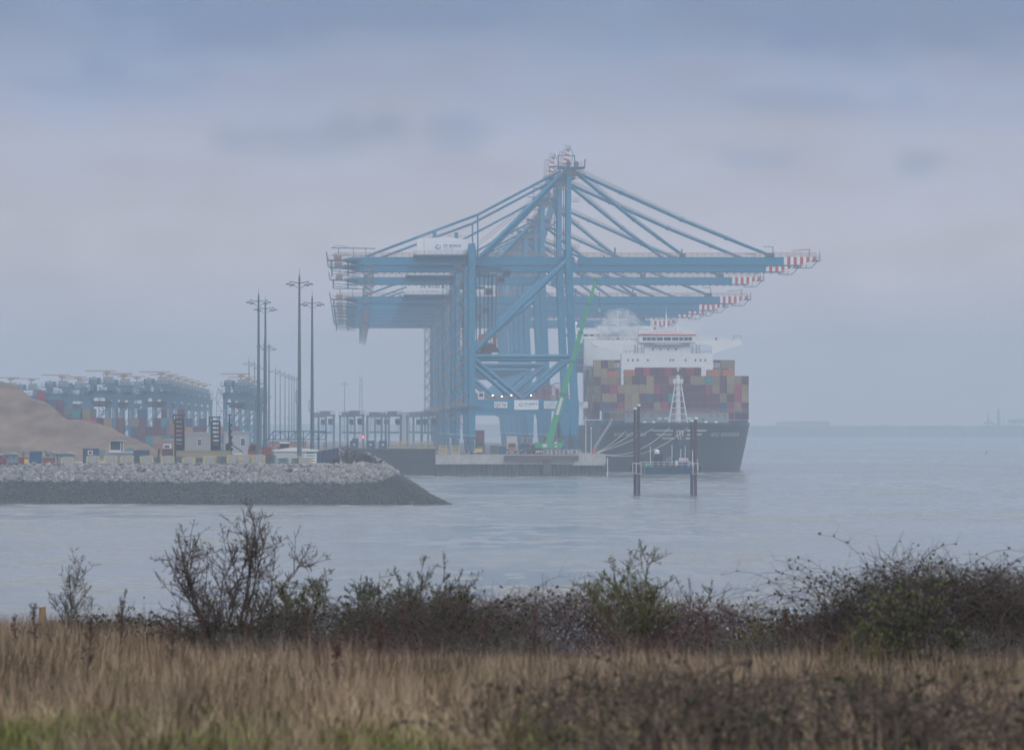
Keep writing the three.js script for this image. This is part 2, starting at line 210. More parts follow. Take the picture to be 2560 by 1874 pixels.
{ // spoil heap behind the crest
  const prof = [[-260, 33], [-150, 29], [-123, 26.8], [-119, 24.6], [-114, 21.8], [-109, 19], [-107, 17.2], [-102, 16.6], [-97.5, 15.4], [-91.5, 12.9], [-86.5, 9.8], [-83, 7.2], [-70, 6]];
  const hp = (x) => { for (let i = 1; i < prof.length; i++) if (x < prof[i][0]) { const [a, ya] = prof[i - 1], [b, yb] = prof[i]; return lerp(ya, yb, clamp((x - a) / (b - a), 0, 1)); } return 6; };
  const nx = 150, nz = 110, x0 = -260, x1 = -70, d0 = 1690, d1 = 2160, pos = [], idx = [];
  for (let i = 0; i <= nx; i++) for (let j = 0; j <= nz; j++) {
    const x = lerp(x0, x1, i / nx), d = lerp(d0, d1, j / nz), w = fbm(x * 0.05, d * 0.02, 1, 3) * 10; const top = hp(x * 1950 / Math.max(1900, Math.min(d, 2000)) + w * 0.3);
    const f = smooth(1695, 1940, d + w * 3 + Math.sin(x * 0.21) * 4), b = 1 - smooth(1990, 2150, d); let h = 6.2 + (top - 6.2) * Math.min(f, b);
    const terrace = Math.sin(h * 1.3 + fbm(x * 0.03, d * 0.03, 5, 2) * 5) * 0.35, gully = -Math.abs(fbm(x * 0.16, d * 0.018 + h * 0.05, 8, 4)) * 1.6; h += (terrace + gully) * smooth(6.5, 9, h); pos.push(x, Math.max(h, 6.2), -d);
  }
  for (let i = 0; i < nx; i++) for (let j = 0; j < nz; j++) { const a = i * (nz + 1) + j; idx.push(a, a + nz + 1, a + 1, a + 1, a + nz + 1, a + nz + 2); }
  const g = new THREE.BufferGeometry(); g.setAttribute('position', new THREE.Float32BufferAttribute(pos, 3)); g.setIndex(idx); g.computeVertexNormals(); uvMetres(g, 'x', 'y');
  const dirt = grain(512, (u, v) => { const n = tile(u, v * 0.5, 14, 31, 5), m = tile(u, v, 70, 14, 2), k = 0.62 + 0.75 * (n - 0.45) + 0.18 * (m - 0.4); return [k, k * 0.95, k * 0.88]; });
  struct(putMesh('spoil_heap', g, mat(0.205, 0.155, 0.125, 1, { side: THREE.DoubleSide, map: mapped(dirt, 0.03, 0.09) })));
}
// ---------------------------------------------------------------- near bank
const groundY = (x, d) => { const crest = lerp(136, 113, smooth(-7.5, -3.5, x)); let drop = 1.83 + (3.62 - 1.83) * (d - 45) / 90; if (d < 45) drop = 1.83 - (45 - d) * 0.012; let y = EYE - drop + fbm(x * 0.14, 0, d * 0.08, 3) * 0.22; if (d > crest) y -= Math.pow(d - crest, 1.2) * 0.12; return y; };
{
  const nx = 60, nz = 120, pos = [], idx = [];
  for (let i = 0; i <= nx; i++) for (let j = 0; j <= nz; j++) { const x = lerp(-60, 60, i / nx), d = lerp(12, 200, j / nz); pos.push(x, Math.max(-1, groundY(x, d)), -d); }
  for (let i = 0; i < nx; i++) for (let j = 0; j < nz; j++) { const a = i * (nz + 1) + j; idx.push(a, a + 1, a + nz + 1, a + 1, a + nz + 2, a + nz + 1); }
  const g = new THREE.BufferGeometry(); g.setAttribute('position', new THREE.Float32BufferAttribute(pos, 3)); g.setIndex(idx); g.computeVertexNormals(); uvMetres(g, 'x', 'z');
  struct(putMesh('near_bank', g, mat(0.24, 0.17, 0.10, 1, { side: THREE.DoubleSide, map: mapped(mottleMap, 0.3, 0.3) })));
}
// ---------------------------------------------------------------- ship-to-shore gantry cranes
function swoosh(x, cx, cy, r, c1, c2) { x.lineWidth = r * 0.34; x.strokeStyle = c1; x.beginPath(); x.arc(cx, cy, r, 0.9, 4.9); x.stroke(); x.strokeStyle = c2; x.beginPath(); x.arc(cx - r * 0.1, cy + r * 0.05, r * 1.02, -0.9, 1.5); x.stroke(); x.lineWidth = r * 0.16; x.beginPath(); x.moveTo(cx - r * 2.1, cy + r * 0.15); x.quadraticCurveTo(cx - r, cy + r * 0.7, cx + r * 0.4, cy + r * 0.25); x.stroke(); }
function portSign(x, w, h, small) { x.fillStyle = '#dfe3ea'; x.fillRect(0, 0, w, h); swoosh(x, w * 0.29, h * 0.48, h * 0.17, '#1d2c63', '#7b2d78'); x.fillStyle = '#1d2c63'; x.font = `bold ${h * 0.27}px sans-serif`; x.fillText('DP WORLD', w * 0.42, h * 0.48, w * 0.54); x.fillStyle = '#5b6484'; x.font = `${h * 0.1}px sans-serif`; x.fillText('PORTS & TERMINALS', w * 0.42, h * 0.6, w * 0.42); x.fillText('London Gateway', w * 0.42, h * 0.73, w * 0.3); }
const signMat = (t) => new THREE.MeshStandardMaterial({ map: t, roughness: 0.5 });
const houseSign = signMat(print(12.4, 4.2, (x, w, h) => portSign(x, w, h), 512));
const houseSignPlain = signMat(print(12.4, 4.2, (x, w, h) => { x.fillStyle = '#dfe3ea'; x.fillRect(0, 0, w, h); x.fillStyle = '#23346a'; x.font = `bold ${h * 0.4}px serif`; x.fillText('DP WORLD', w * 0.14, h * 0.5, w * 0.74); x.fillStyle = '#6a7390'; x.font = `${h * 0.22}px sans-serif`; x.fillText('London Gateway', w * 0.14, h * 0.82, w * 0.6); }, 512));
const beamSigns = [[4.8, 2.05, 9.2, print(4.3, 2.05, (x, w, h) => { x.fillStyle = '#e3e6ea'; x.fillRect(0, 0, w, h); x.strokeStyle = '#23324a'; x.lineWidth = 4; x.strokeRect(3, 3, w - 6, h - 6); x.fillStyle = '#23324a'; x.font = `bold ${h * 0.72}px sans-serif`; x.fillText('QC16', w * 0.05, h * 0.76, w * 0.9); }), 'number_sign', 4.3],
  [0, 3.1, 17.4, print(7.8, 3.1, (x, w, h) => portSign(x, w, h), 512), 'company_sign', 7.8],
  [0, 2.5, 26, print(6, 2.5, (x, w, h) => { x.fillStyle = '#d9dde3'; x.fillRect(0, 0, w, h); x.fillStyle = '#4a5364'; x.font = `bold ${h * 0.2}px sans-serif`; x.fillText('S.W.L.', w * 0.38, h * 0.24); x.font = `${h * 0.13}px sans-serif`; ['SINGLE SPREADER 65 TONNES', 'TWIN SPREADER 80 TONNES', 'CARGO BEAM 100 TONNES', 'WIND LIMIT 22 M/S'].forEach((s, i) => x.fillText(s, w * 0.08, h * (0.43 + i * 0.16), w * 0.84)); }), 'load_sign', 6],
  [0, 2.1, 35.2, print(4, 2.1, (x, w, h) => { x.fillStyle = '#dfe2e6'; x.fillRect(0, 0, w, h); x.strokeStyle = x.fillStyle = '#22324c'; x.lineWidth = 6; x.strokeRect(3, 3, w - 6, h - 6); x.beginPath(); x.ellipse(w / 2, h * 0.34, w * 0.38, h * 0.18, 0, 0, 6.3); x.stroke(); x.font = `italic bold ${h * 0.3}px sans-serif`; x.fillText('ZPMC', w * 0.25, h * 0.44, w * 0.5); x.lineWidth = 4; for (let k = 0; k < 6; k++) { const a = w * (0.1 + k * 0.14), s = w * 0.1, b = h * 0.64; x.beginPath(); x.moveTo(a, b); x.lineTo(a + s, b); x.moveTo(a + s / 2, b - 4); x.lineTo(a + s / 2, b + s); x.moveTo(a, b + s * 0.5); x.lineTo(a + s, b + s * 0.5); if (k % 2) { x.moveTo(a, b + s); x.lineTo(a + s * 0.4, b + s * 0.5); } x.moveTo(a, b + s); x.lineTo(a + s, b + s); x.stroke(); } }), 'maker_sign', 4]];
// local axes: X towards the water from the landward rail, Y up from the rail, Z towards the camera; frames stand at z = 0 and z = -18
function makeQuayCrane(label, G, raised, main, inner = false, tipX = 110.6) { const sx0 = inner ? 2.2 : main ? -4.4 : -3.2, sx1 = inner ? 4.6 : -1.3; // stair tower outside or inside the leg
  const t = quayThing('gantry_crane', label, 'gantry crane', 'ship-to-shore gantry cranes along the quay', 0, 0), C = M.crane, apexY = G + 28.2, ZF = 0, ZB = -18, gz = [-4.2, -13.8], hinge = 34;
  for (const z of [ZF, ZB]) {
    const s = z === ZF ? 1 : -1;
    // landward leg with a wider foot, seaward leg leaning out slightly
    S().beam(V(0, 17, z), V(0, G + 4.2, z), 2.4, 2.1).build('leg', C, t);
    S().prism([[-1.15, 17], [1.6, 17], [1.15, 14], [0.95, 6], [-0.95, 6], [-1.15, 14]], z - 1.25, z + 1.25).build('leg_foot', C, t);
    S().beam(V(33.1, 15.5, z), V(31, G + 0.6, z), 2.4, 2.1).build('leg', C, t);
    S().prism([[30.4, 17.6], [34.2, 17.6], [34.3, 13.6], [34.0, 6], [31.9, 6], [31.6, 11.4], [31.1, 13.4], [29.3, 14.1]], z - 1.25, z + 1.25).build('leg_foot', C, t);
    const pb = S().box(1.12, 31.9, 14.1, 17.5, z - 1.05, z + 1.05).build('portal_beam', C, t);
    S().rail([V(1.4, 17.5, z + s * 0.95), V(31.6, 17.5, z + s * 0.95)], 1.2, 0.06).build('railing', M.rail, pb);
    S().bar(V(0.9, 31.4, z), V(31.6, 31.4, z), 0.62, 12).build('tie_pipe', C, t);
    S().bar(V(0.8, 30.6, z), V(16, 17.8, z), 0.62, 12).build('brace_pipe', C, t); S().bar(V(31.8, 30.6, z), V(16.6, 17.8, z), 0.62, 12).build('brace_pipe', C, t);
    S().bar(V(1.0, 33.2, z), V(30.6, G - 1.2, z), 0.82, 14).build('diagonal_pipe', C, t);
    // mast and A-frame
    const zi = z === ZF ? -3.2 : -14.8;
    S().beam(V(31, G + 0.4, z - s * 0.3), V(31.2, apexY, zi), 1.5, 1.45).build('mast', C, t);
    S().bar(V(29.2, apexY - 1.2, zi), V(3.0, G + 0.4, z - s * 1.2), 0.72, 12).build('back_leg', C, t);
    const gzz = z === ZF ? gz[0] : gz[1];
    const st = S(); const a = V(28.6, apexY - 0.4, zi), m = V(2, G + 13.7, (zi + gzz) / 2), e = V(-33.8, G + 0.3, gzz); st.bar(a, m, 0.36, 10); st.bar(m, e, 0.36, 10); st.build('back_stay', C, t);
    S().bar(m, V(m.x, G + 0.2, gzz), 0.2, 6).build('stay_post', C, t);
    // bogies under each corner
    for (const x of [0, 33]) {
      const b = S().prism([[-1, 5.8], [1, 5.8], [1, 4.4], [-1, 4.4]].map(([q, y]) => [q + x, y]), z - 5.5, z + 5.5); for (const dz of [-3.4, 3.4]) b.box(x - 0.7, x + 0.7, 2.2, 4.3, z + dz - 1.8, z + dz + 1.8); const bo = b.build('bogie', M.craneDark, t);
      for (let k = 0; k < 6; k++) S().wheel(x, 0.62, z - 4.6 + k * 1.84, 0.6, 0.5, 'x', 12).build('wheel', M.rust, bo);
      for (const dz of [-3.4, 3.4]) S().box(x - 0.5, x + 0.5, 0.9, 2.2, z + dz - 2.2, z + dz + 2.2).build('wheel_truck', M.craneDark, bo);
    }
  }
  for (const x of [0, 33]) S().box(x - 1.0, x + 1.0, 6.02, 8.2, -17, -1).build('sill_beam', C, t);
  S().box(-1.3, 1.3, G + 0.1, G + 2.6, -16.6, -1.4).build('cross_beam', C, t); S().box(29.6, 32.4, G + 0.2, G + 2.2, -16.6, -1.4).build('cross_beam', C, t); S().box(-0.9, 0.9, 30.4, 32, -16.7, -1.3).build('cross_tie', C, t); S().box(31.0, 32.9, 30.4, 32, -16.7, -1.3).build('cross_tie', C, t);
  // fixed girder
  for (const z of gz) {
    const gd = S().prism([[-41.5, G - 0.8], [-38.5, G], [hinge - 1, G], [hinge - 1, G - 2.5], [-36, G - 2.5], [-40.5, G - 1.6]], z - 0.6, z + 0.6).build('girder', C, t);
    S().rail([V(-44, G, z + 0.9), V(hinge - 2, G, z + 0.9)], 1.3, 0.06, 2.2).build('railing', M.rail, gd);
    const wk = S().box(-41, hinge - 1.4, G - 2.78, G - 2.55, z + 0.3, z + 1.4); for (let x = -40; x < hinge - 2; x += 2.5) wk.box(x - 0.15, x + 0.15, G - 3.2, G - 2.8, z + 0.7, z + 1.2); wk.build('trolley_rail', M.craneDark, gd);
  }
  for (let x = -38; x < 30; x += 17) S().box(x, x + 0.8, G - 2.2, G - 0.6, gz[1] + 0.6, gz[0] - 0.6).build('girder_tie', C, t);
  // landward end platform with its equipment box and jib
  const ep = S().box(-46.2, -36, G - 1.2, G - 0.9, -16, -2).box(-45.4, -44.9, G - 4.2, G - 1.2, -3, -2.5).box(-40, -39.5, G - 4.2, G - 1.2, -3, -2.5); ep.bar(V(-45, G - 3.4, -2.4), V(-36, G - 4.2, -2.4), 0.12, 5).bar(V(-45, G - 2.4, -2.4), V(-36, G - 3.4, -2.4), 0.12, 5).bar(V(-46.4, G - 0.9, -2.4), V(-46.7, G + 1.6, -2.4), 0.2, 5).bar(V(-46.4, G - 0.9, -9), V(-46.7, G + 1.6, -9), 0.2, 5); const epo = ep.build('end_platform', M.craneDark, t);
  S().rail([V(-46, G - 0.9, -2.2), V(-36.2, G - 0.9, -2.2)], 1.2, 0.06, 1.6).build('railing', M.rail, epo); S().box(-44.2, -41.8, G - 0.88, G + 0.7, -7, -3.2).build('equipment_box', mat(0.24, 0.16, 0.13, 0.7), epo);
  S().bar(V(-42.8, G + 0.95, -5), V(-42.8, G + 3.0, -5), 0.16, 6).beam(V(-45.2, G + 2.9, -5), V(-31, G + 2.7, -5), 0.25, 0.28).bar(V(-45, G + 2.9, -5), V(-42.8, G + 3.8, -5), 0.07, 5).bar(V(-42.8, G + 3.8, -5), V(-39, G + 2.85, -5), 0.07, 5).bar(V(-38, G + 0.1, -5), V(-38, G + 3.2, -5), 0.1, 5).bar(V(-34, G + 0.1, -5), V(-34, G + 3.2, -5), 0.1, 5).build('service_jib', M.craneDark, t);
  // hanging stair tower below the backreach
  const hs = S(); for (let k = 0; k < 5; k++) { const y = G - 3.2 - k * 1.55; hs.box(-34.4, -31.6, y - 0.1, y, -2.6, -1.2); hs.bar(V(-34.2, y, -2), V(-31.8, y - 1.5, -2), 0.1, 4); } for (const x of [-34.4, -31.6]) for (const z of [-2.6, -1.2]) hs.bar(V(x, G - 2, z), V(x, G - 10.2, z), 0.09, 4); const hso = hs.build('hanging_stair', M.craneDark, t);
  const hr = S(); for (let k = 0; k < 5; k++) hr.rail([V(-34.4, G - 3.2 - k * 1.55, -1.2), V(-31.6, G - 3.2 - k * 1.55, -1.2)], 0.9, 0.05, 1.4); hr.build('railing', M.rail, hso);
  // machinery house on the girder
  const mh = S().prism([[-17.6, G + 0.75], [-1.7, G + 0.75], [-1.7, G + 5.6], [-9.5, G + 6.4], [-17.6, G + 5.6]], -15.4, -2.6).build('machinery_house', M.white, t);
  S().box(-18.8, -0.9, G + 0.2, G + 0.72, -16.4, -1.2).build('house_base', M.craneDark, mh); putMesh('house_sign', new THREE.PlaneGeometry(12.4, 4.2).translate(-8.2, G + 3.05, -2.55), main ? houseSign : houseSignPlain, mh);
  S().box(-15.5, -15.2, G + 0.76, G + 5.6, -2.58, -2.5).build('wall_seam', M.offwhite, mh);
  for (const x of [-12.6, -5.6]) S().box(x, x + 1.25, G + 5.7, G + 7.9, -6, -4).build('vent', M.crane, mh);
  S().rail([V(-17.5, G + 5.6, -2.7), V(-9.5, G + 6.4, -2.7), V(-1.8, G + 5.6, -2.7)], 1.1, 0.05, 1.8).rail([V(-18.7, G + 0.72, -1.3), V(-1, G + 0.72, -1.3)], 1.2, 0.05, 1.8).build('railing', M.rail, mh);
  // apex platform
  const ap = S().box(27.6, 36.4, apexY + 0.3, apexY + 0.75, -16, -2).box(29.4, 33.6, apexY - 2.2, apexY + 0.25, -15.6, -2.2).bar(V(36.2, apexY + 0.8, -3), V(36.4, apexY + 3.2, -3), 0.24, 6).beam(V(25.6, apexY + 0.9, -4), V(30, apexY + 0.9, -4), 0.4, 0.3).bar(V(27.9, apexY + 0.8, -3), V(27.7, apexY + 4.4, -3), 0.14, 5).beam(V(27.4, apexY + 4.3, -3), V(33, apexY + 4.3, -3), 0.3, 0.25).bar(V(33, apexY + 0.8, -3), V(33, apexY + 4.4, -3), 0.16, 5).build('apex_platform', M.craneDark, t);
  S().rail([V(27.8, apexY + 0.75, -2.1), V(36.3, apexY + 0.75, -2.1)], 1.2, 0.06, 1.5).rail([V(27.2, apexY - 2.3, -1.9), V(34.4, apexY - 2.3, -1.9)], 1.2, 0.06, 1.5).build('railing', M.rail, ap); for (const x of [31, 33.6]) S().wheel(x, apexY + 1.7, -6, 0.9, 0.5, 'z', 14).build('sheave', M.craneDark, ap);
  // mast walkways
  for (let k = 0; k < 7; k++) { const y = G + 3 + k * 3.7, left = k % 2, w = S().box(left ? 27.8 : 32, left ? 30.3 : 34.4, y - 0.1, y + 0.05, -3.4, -1.6).build('mast_landing', M.craneDark, t); S().rail([V(left ? 27.8 : 32, y, -1.6), V(left ? 30.3 : 34.4, y, -1.6)], 1.1, 0.06, 1.2).build('railing', M.rail, w); } S().bar(V(29.4, G + 3, -2.4), V(29.4, G + 25, -2.4), 0.12, 4).bar(V(29.9, G + 3, -2.4), V(29.9, G + 25, -2.4), 0.12, 4).bar(V(29.4, G + 14, -2.4), V(29.9, G + 14, -2.4), 0.1, 4).build('mast_ladder', M.craneDark, t);
  // stair tower and lift shaft on the landward leg
  const sw = S(), sr = S(), flights = Math.floor((G - 8) / 2.7); for (let k = 0; k < flights; k++) { const y = 8 + k * 2.7, x0 = sx0, x1 = sx1, dir = k % 2; sw.box(dir ? x0 - 1 : x1, dir ? x0 : x1 + 0.3, y - 0.12, y, -2.4, -0.6); sw.beam(V(dir ? x0 : x1, y, -1.5), V(dir ? x1 : x0, y + 2.7, -1.5), 0.8, 0.22); sr.rail([V(dir ? x0 : x1, y, -0.7), V(dir ? x1 : x0, y + 2.7, -0.7)], 1.1, 0.06, 1.5, false); sr.rail([V(dir ? x0 - 1 : x1, y, -0.6), V(dir ? x0 : x1 + 0.3, y, -0.6)], 1.1, 0.06, 1); }
  for (const x of [sx0 - 0.8, sx1 + 0.1]) sw.bar(V(x, 6.5, -2.4), V(x, G - 2.6, -2.4), 0.13, 4); sw.box(-5.4, 2.6, 14.9, 15.2, -2.6, 1.6); const swo = sw.build('stair_tower', M.craneDark, t); sr.rail([V(-5.4, 15.2, 1.6), V(1, 15.2, 1.6)], 1.2, 0.07, 1.4); sr.build('railing', M.rail, swo);
  // boom
  const bg = new THREE.Group(); bg.name = 'boom'; bg.position.set(hinge, G - 1.2, 0); t.add(bg); const L = tipX - hinge;
  const boomMesh = S(); for (const z of gz) boomMesh.prism([[0.4, 1.2], [L - 10.3, 1.2], [L - 10.3, -1.3], [0.4, -1.3]], z - 0.6, z + 0.6); for (let x = 2; x < L - 12; x += 8.5) boomMesh.box(x, x + 0.8, -1, 0.6, gz[1] + 0.6, gz[0] - 0.6); boomMesh.build('boom_beam', C, bg);
  for (const z of gz) {
    for (let k = 0; k < 10; k++) { const x = L - 10.25 + k * 1.03, f = (x1) => x1 > L - 5 ? -1.3 + (x1 - (L - 5)) * 0.34 : -1.3; S().prism([[x, 1.2], [x + 1.03, 1.2], [x + 1.03, f(x + 1.03)], [x, f(x)]], z - 0.6, z + 0.6).build(k % 2 ? 'red_stripe' : 'white_stripe', k % 2 ? M.red : M.white, bg); }
  }
  const br = S(); br.rail([V(1, 1.2, gz[0] + 0.9), V(L, 1.2, gz[0] + 0.9)], 1.3, 0.06, 2.2).rail([V(1, 1.2, gz[1] + 0.9), V(L, 1.2, gz[1] + 0.9)], 1.3, 0.06, 2.2); br.build('railing', M.rail, bg);
  const bt = S(); for (const z of gz) { bt.box(0.6, L - 4, -1.58, -1.35, z + 0.3, z + 1.4); for (let x = 1; x < L - 5; x += 2.5) bt.box(x - 0.15, x + 0.15, -2, -1.6, z + 0.7, z + 1.2); } bt.build('trolley_rail', M.craneDark, bg);
  const bp = S().box(L - 1, L + 1.5, -0.1, 0.15, -15, -3).bar(V(L - 6, -2.3, -3.4), V(L - 1.5, -2.3, -3.4), 0.14, 5).bar(V(L - 1.5, -2.3, -3.4), V(L + 0.6, 0, -3.4), 0.14, 5).bar(V(L - 6, -1.2, -3.4), V(L - 6, -2.3, -3.4), 0.14, 5).bar(V(L - 3, -1, -3.4), V(L - 3, -2.3, -3.4), 0.1, 5).beam(V(L - 7.5, 3.2, -5), V(L - 1.9, 3.7, -5), 0.2, 0.2).bar(V(L - 2, 1.2, -5), V(L - 2, 3.9, -5), 0.14, 5).bar(V(L + 1.2, 0.2, -3.4), V(L + 1.2, 2.9, -3.4), 0.12, 5).bar(V(L + 0.2, 0.2, -6), V(L + 0.2, 2.4, -6), 0.12, 5); const bpo = bp.build('tip_platform', M.craneDark, bg); S().rail([V(L - 1, 0.15, -3), V(L + 1.4, 0.15, -3)], 1.2, 0.06, 0.9).build('railing', M.rail, bpo);
  for (const z of gz) { S().box(L - 15.8, L - 13.4, 1.25, 2.5, z - 0.9, z + 0.9).build('stay_anchor', M.craneDark, bg); S().box(L - 43.6, L - 41.8, 1.25, 2.3, z - 0.9, z + 0.9).build('stay_anchor', M.craneDark, bg); } S().bar(V(12, 1.2, gz[0]), V(12, 4.2, gz[0]), 0.3, 6).build('boom_post', M.craneDark, bg); S().bar(V(33.5, 1.2, gz[0]), V(33.5, 3.8, gz[0]), 0.26, 6).build('boom_post', M.craneDark, bg); S().bar(V(L - 13.8, 2.4, gz[0]), V(L - 13.8, 4.6, gz[0]), 0.14, 5).beam(V(L - 16.8, 4.5, gz[0]), V(L - 13.7, 4.5, gz[0]), 0.2, 0.2).build('tip_davit', M.craneDark, bg);
  if (raised) bg.rotation.z = raised;
  // forestays, lying along the boom when it is up
  for (const k of [0, 1]) {
    const z = gz[k], zi = k ? -14.8 : -3.2, a = V(33, apexY - 0.6, zi);
    for (const [bx, r] of [[L - 14.6, 0.36], [L - 42.6, 0.34]]) {
      const e = V(hinge + bx * Math.cos(raised) - 1.9 * Math.sin(raised), G - 1.2 + bx * Math.sin(raised) + 1.9 * Math.cos(raised), z);
      const s = S(), m1 = a.clone().lerp(e, 0.24), m2 = a.clone().lerp(e, 0.55), m3 = a.clone().lerp(e, 0.78); if (raised) { m2.x += 9; m2.y -= 4; m1.x += 5; m3.x += 3; } else for (const [m, q] of [[m1, 0.35], [m2, 0.75], [m3, 0.45]]) m.y -= q;
      for (const [p, q] of [[a, m1], [m1, m2], [m2, m3], [m3, e]]) s.bar(p, q, r, 10); for (const m of [m1, m2, m3]) s.add(new THREE.SphereGeometry(r * 1.7, 8, 6), m.x, m.y, m.z); s.build('fore_stay', C, t);
      if (!raised) { const w = S(); w.bar(a.clone().add(V(1, 0.9, 0)), m2.clone().add(V(0, 0.75, 0)), 0.07, 4).bar(m2.clone().add(V(0, 0.75, 0)), e, 0.07, 4); w.build('hoist_rope', M.rope, t); }
    }
  }
  // ropes from the apex to the machinery house
  const rp = S(); for (const z of [-8, -10]) { rp.bar(V(29.5, apexY - 0.5, z), V(4, G + 1.2, z), 0.06, 4); rp.bar(V(29.5, apexY - 1.4, z), V(2, G + 4.6, z), 0.06, 4); } rp.build('boom_hoist_rope', M.rope, t);
  return { t, G };
}
function craneExtras({ t, G }, trolleyX, loadY, reel, signs) {
  const gz = [-4.2, -13.8];
  const tr = S().box(trolleyX - 4.5, trolleyX + 4.5, G - 4.3, G - 3.25, -14.4, -3.4).box(trolleyX - 5.6, trolleyX - 1.2, G - 3.2, G - 2.6, -12, -6).build('trolley', M.craneDark, t);
  const cab = S().prism([[trolleyX + 4.6, G - 4], [trolleyX + 7.2, G - 4], [trolleyX + 7.2, G - 6], [trolleyX + 6.6, G - 6.6], [trolleyX + 4.6, G - 6.6]], -6.2, -3.6).build('operator_cab', M.craneDark, tr); S().box(trolleyX + 5, trolleyX + 7, G - 6.0, G - 4.6, -3.58, -3.5).build('cab_window', M.glass, cab);
  const rp = S(); for (const x of [-2.6, -1.2, 0.4, 1.6, 2.8]) for (const z of [-10.6, -7.4]) rp.bar(V(trolleyX + x, G - 4.3, z), V(trolleyX + x * 0.9, loadY + 3.8, z), 0.09, 4); rp.build('hoist_rope', M.rope, t);
  const hb = S().box(trolleyX - 3, trolleyX + 3, loadY + 2.9, loadY + 4, -10.8, -7.2).box(trolleyX - 3, trolleyX - 2, loadY, loadY + 3, -10.6, -7.4).box(trolleyX + 1.6, trolleyX + 2.8, loadY, loadY + 3, -10.6, -7.4).build('head_block', M.orange, t);
  S().box(trolleyX - 3.2, trolleyX + 3.2, loadY - 0.9, loadY - 0.2, -15, -3).box(trolleyX - 2.2, trolleyX + 3.6, loadY - 1.8, loadY - 0.95, -14.8, -3.2).box(trolleyX - 2.6, trolleyX + 2.6, loadY - 0.2, loadY + 0.9, -11, -7).build('spreader', M.rust, hb);
  if (reel) for (const x of [23.2, 27.4]) { const r = S(); r.add(new THREE.TorusGeometry(2.4, 0.14, 6, 28), x, 20.4, 0.5).wheel(x, 20.4, 0.5, 0.5, 0.9, 'z', 12); for (let k = 0; k < 22; k++) { const a = k / 22 * 6.283; r.bar(V(x, 20.4, 0.5), V(x + 2.4 * Math.cos(a), 20.4 + 2.4 * Math.sin(a), 0.5), 0.05, 4); } r.box(x - 0.4, x + 0.4, 17.5, 20.4, -0.2, 0.2); r.build('cable_reel', mat(0.22, 0.075, 0.11, 0.6), t); }
  if (signs) {
    for (const [, h, x, tex, name, w] of beamSigns) { const o = S().box(x - w / 2, x + w / 2, 15.8 - h / 2, 15.8 + h / 2, 1.06, 1.14).build(name + '_board', M.offwhite, t); const f = putMesh(name, new THREE.PlaneGeometry(w - 0.06, h - 0.06).translate(x, 15.8, 1.145), signMat(tex), o); f.userData.label = name.replace(/_/g, ' ') + ' board on the portal beam'; }
    const cb = S().box(1.9, 3.9, 17.6, 20, -0.6, 1.2).build('control_cabin', M.offwhite, t); S().box(2.3, 3.5, 18.4, 19.5, 1.22, 1.26).build('cabin_window', M.glass, cb);
    for (const [x, y] of [[6.6, 18.9], [9.5, 18.5], [12.6, 18.9], [18.9, 18.9]]) { const l = S().rbox(0.5, 0.4, 0.25, x, y, 1.1, 0.3).bar(V(x, 17.5, 1), V(x, y, 1), 0.06, 4).build('floodlight', M.craneDark, t); S().rbox(0.42, 0.32, 0.05, x, y - 0.03, 1.26, 0.3).build('floodlight_lamp', M.lampGlass, l); }
  }
}
{
  const A = makeQuayCrane('nearest blue gantry crane at the quay end, numbered QC16 on its portal beam', 63.3, 0, true);
  craneExtras(A, 5.2, 34.5, true, true);
  const put = (src, r, label) => { const p = Q(0, QUAY_Y, ratioL(r)); return copyOf(src.t, label, p.x, p.y, p.z, TURN); };
  const tall = makeQuayCrane('tall blue gantry crane, second nearest, its boom tip just short of the first', 63.3, 0, true); { const p = Q(0, QUAY_Y, ratioL(1.043)); tall.t.position.copy(p); } craneExtras(tall, 5.6, 33, true, false);
  put(tall, 1.135, 'third blue gantry crane, its boom a separate band below the first two');
  const low = makeQuayCrane('lower blue gantry crane, fourth in the row, with plain lettering on its white house', 57.8, 0, false); low.t.position.copy(Q(0, QUAY_Y, ratioL(1.172))); craneExtras(low, 6, 32.5, true, false);
  [[1.242, 'fifth'], [1.28, 'sixth'], [1.32, 'seventh']].forEach(([r, n]) => put(low, r, `${n} blue gantry crane with a lowered boom, counted from the quay end`));
  const last = makeQuayCrane('farthest blue gantry crane with a lowered boom, at the end of the row', 57.8, 0, false); last.t.position.copy(Q(0, QUAY_Y, ratioL(1.46))); put(last, 1.435, 'eighth blue gantry crane with a lowered boom, counted from the quay end');
  const up1 = makeQuayCrane('far gantry crane with its boom raised, the more upright striped tip', 57.8, 75 * Math.PI / 180, false, true); up1.t.position.copy(Q(0, QUAY_Y, ratioL(1.41)));
  const up2 = makeQuayCrane('gantry crane with its boom raised, striped tip just beside the nearest apex', 57.8, 72.5 * Math.PI / 180, false, true); up2.t.position.copy(Q(0, QUAY_Y, ratioL(1.36)));
}
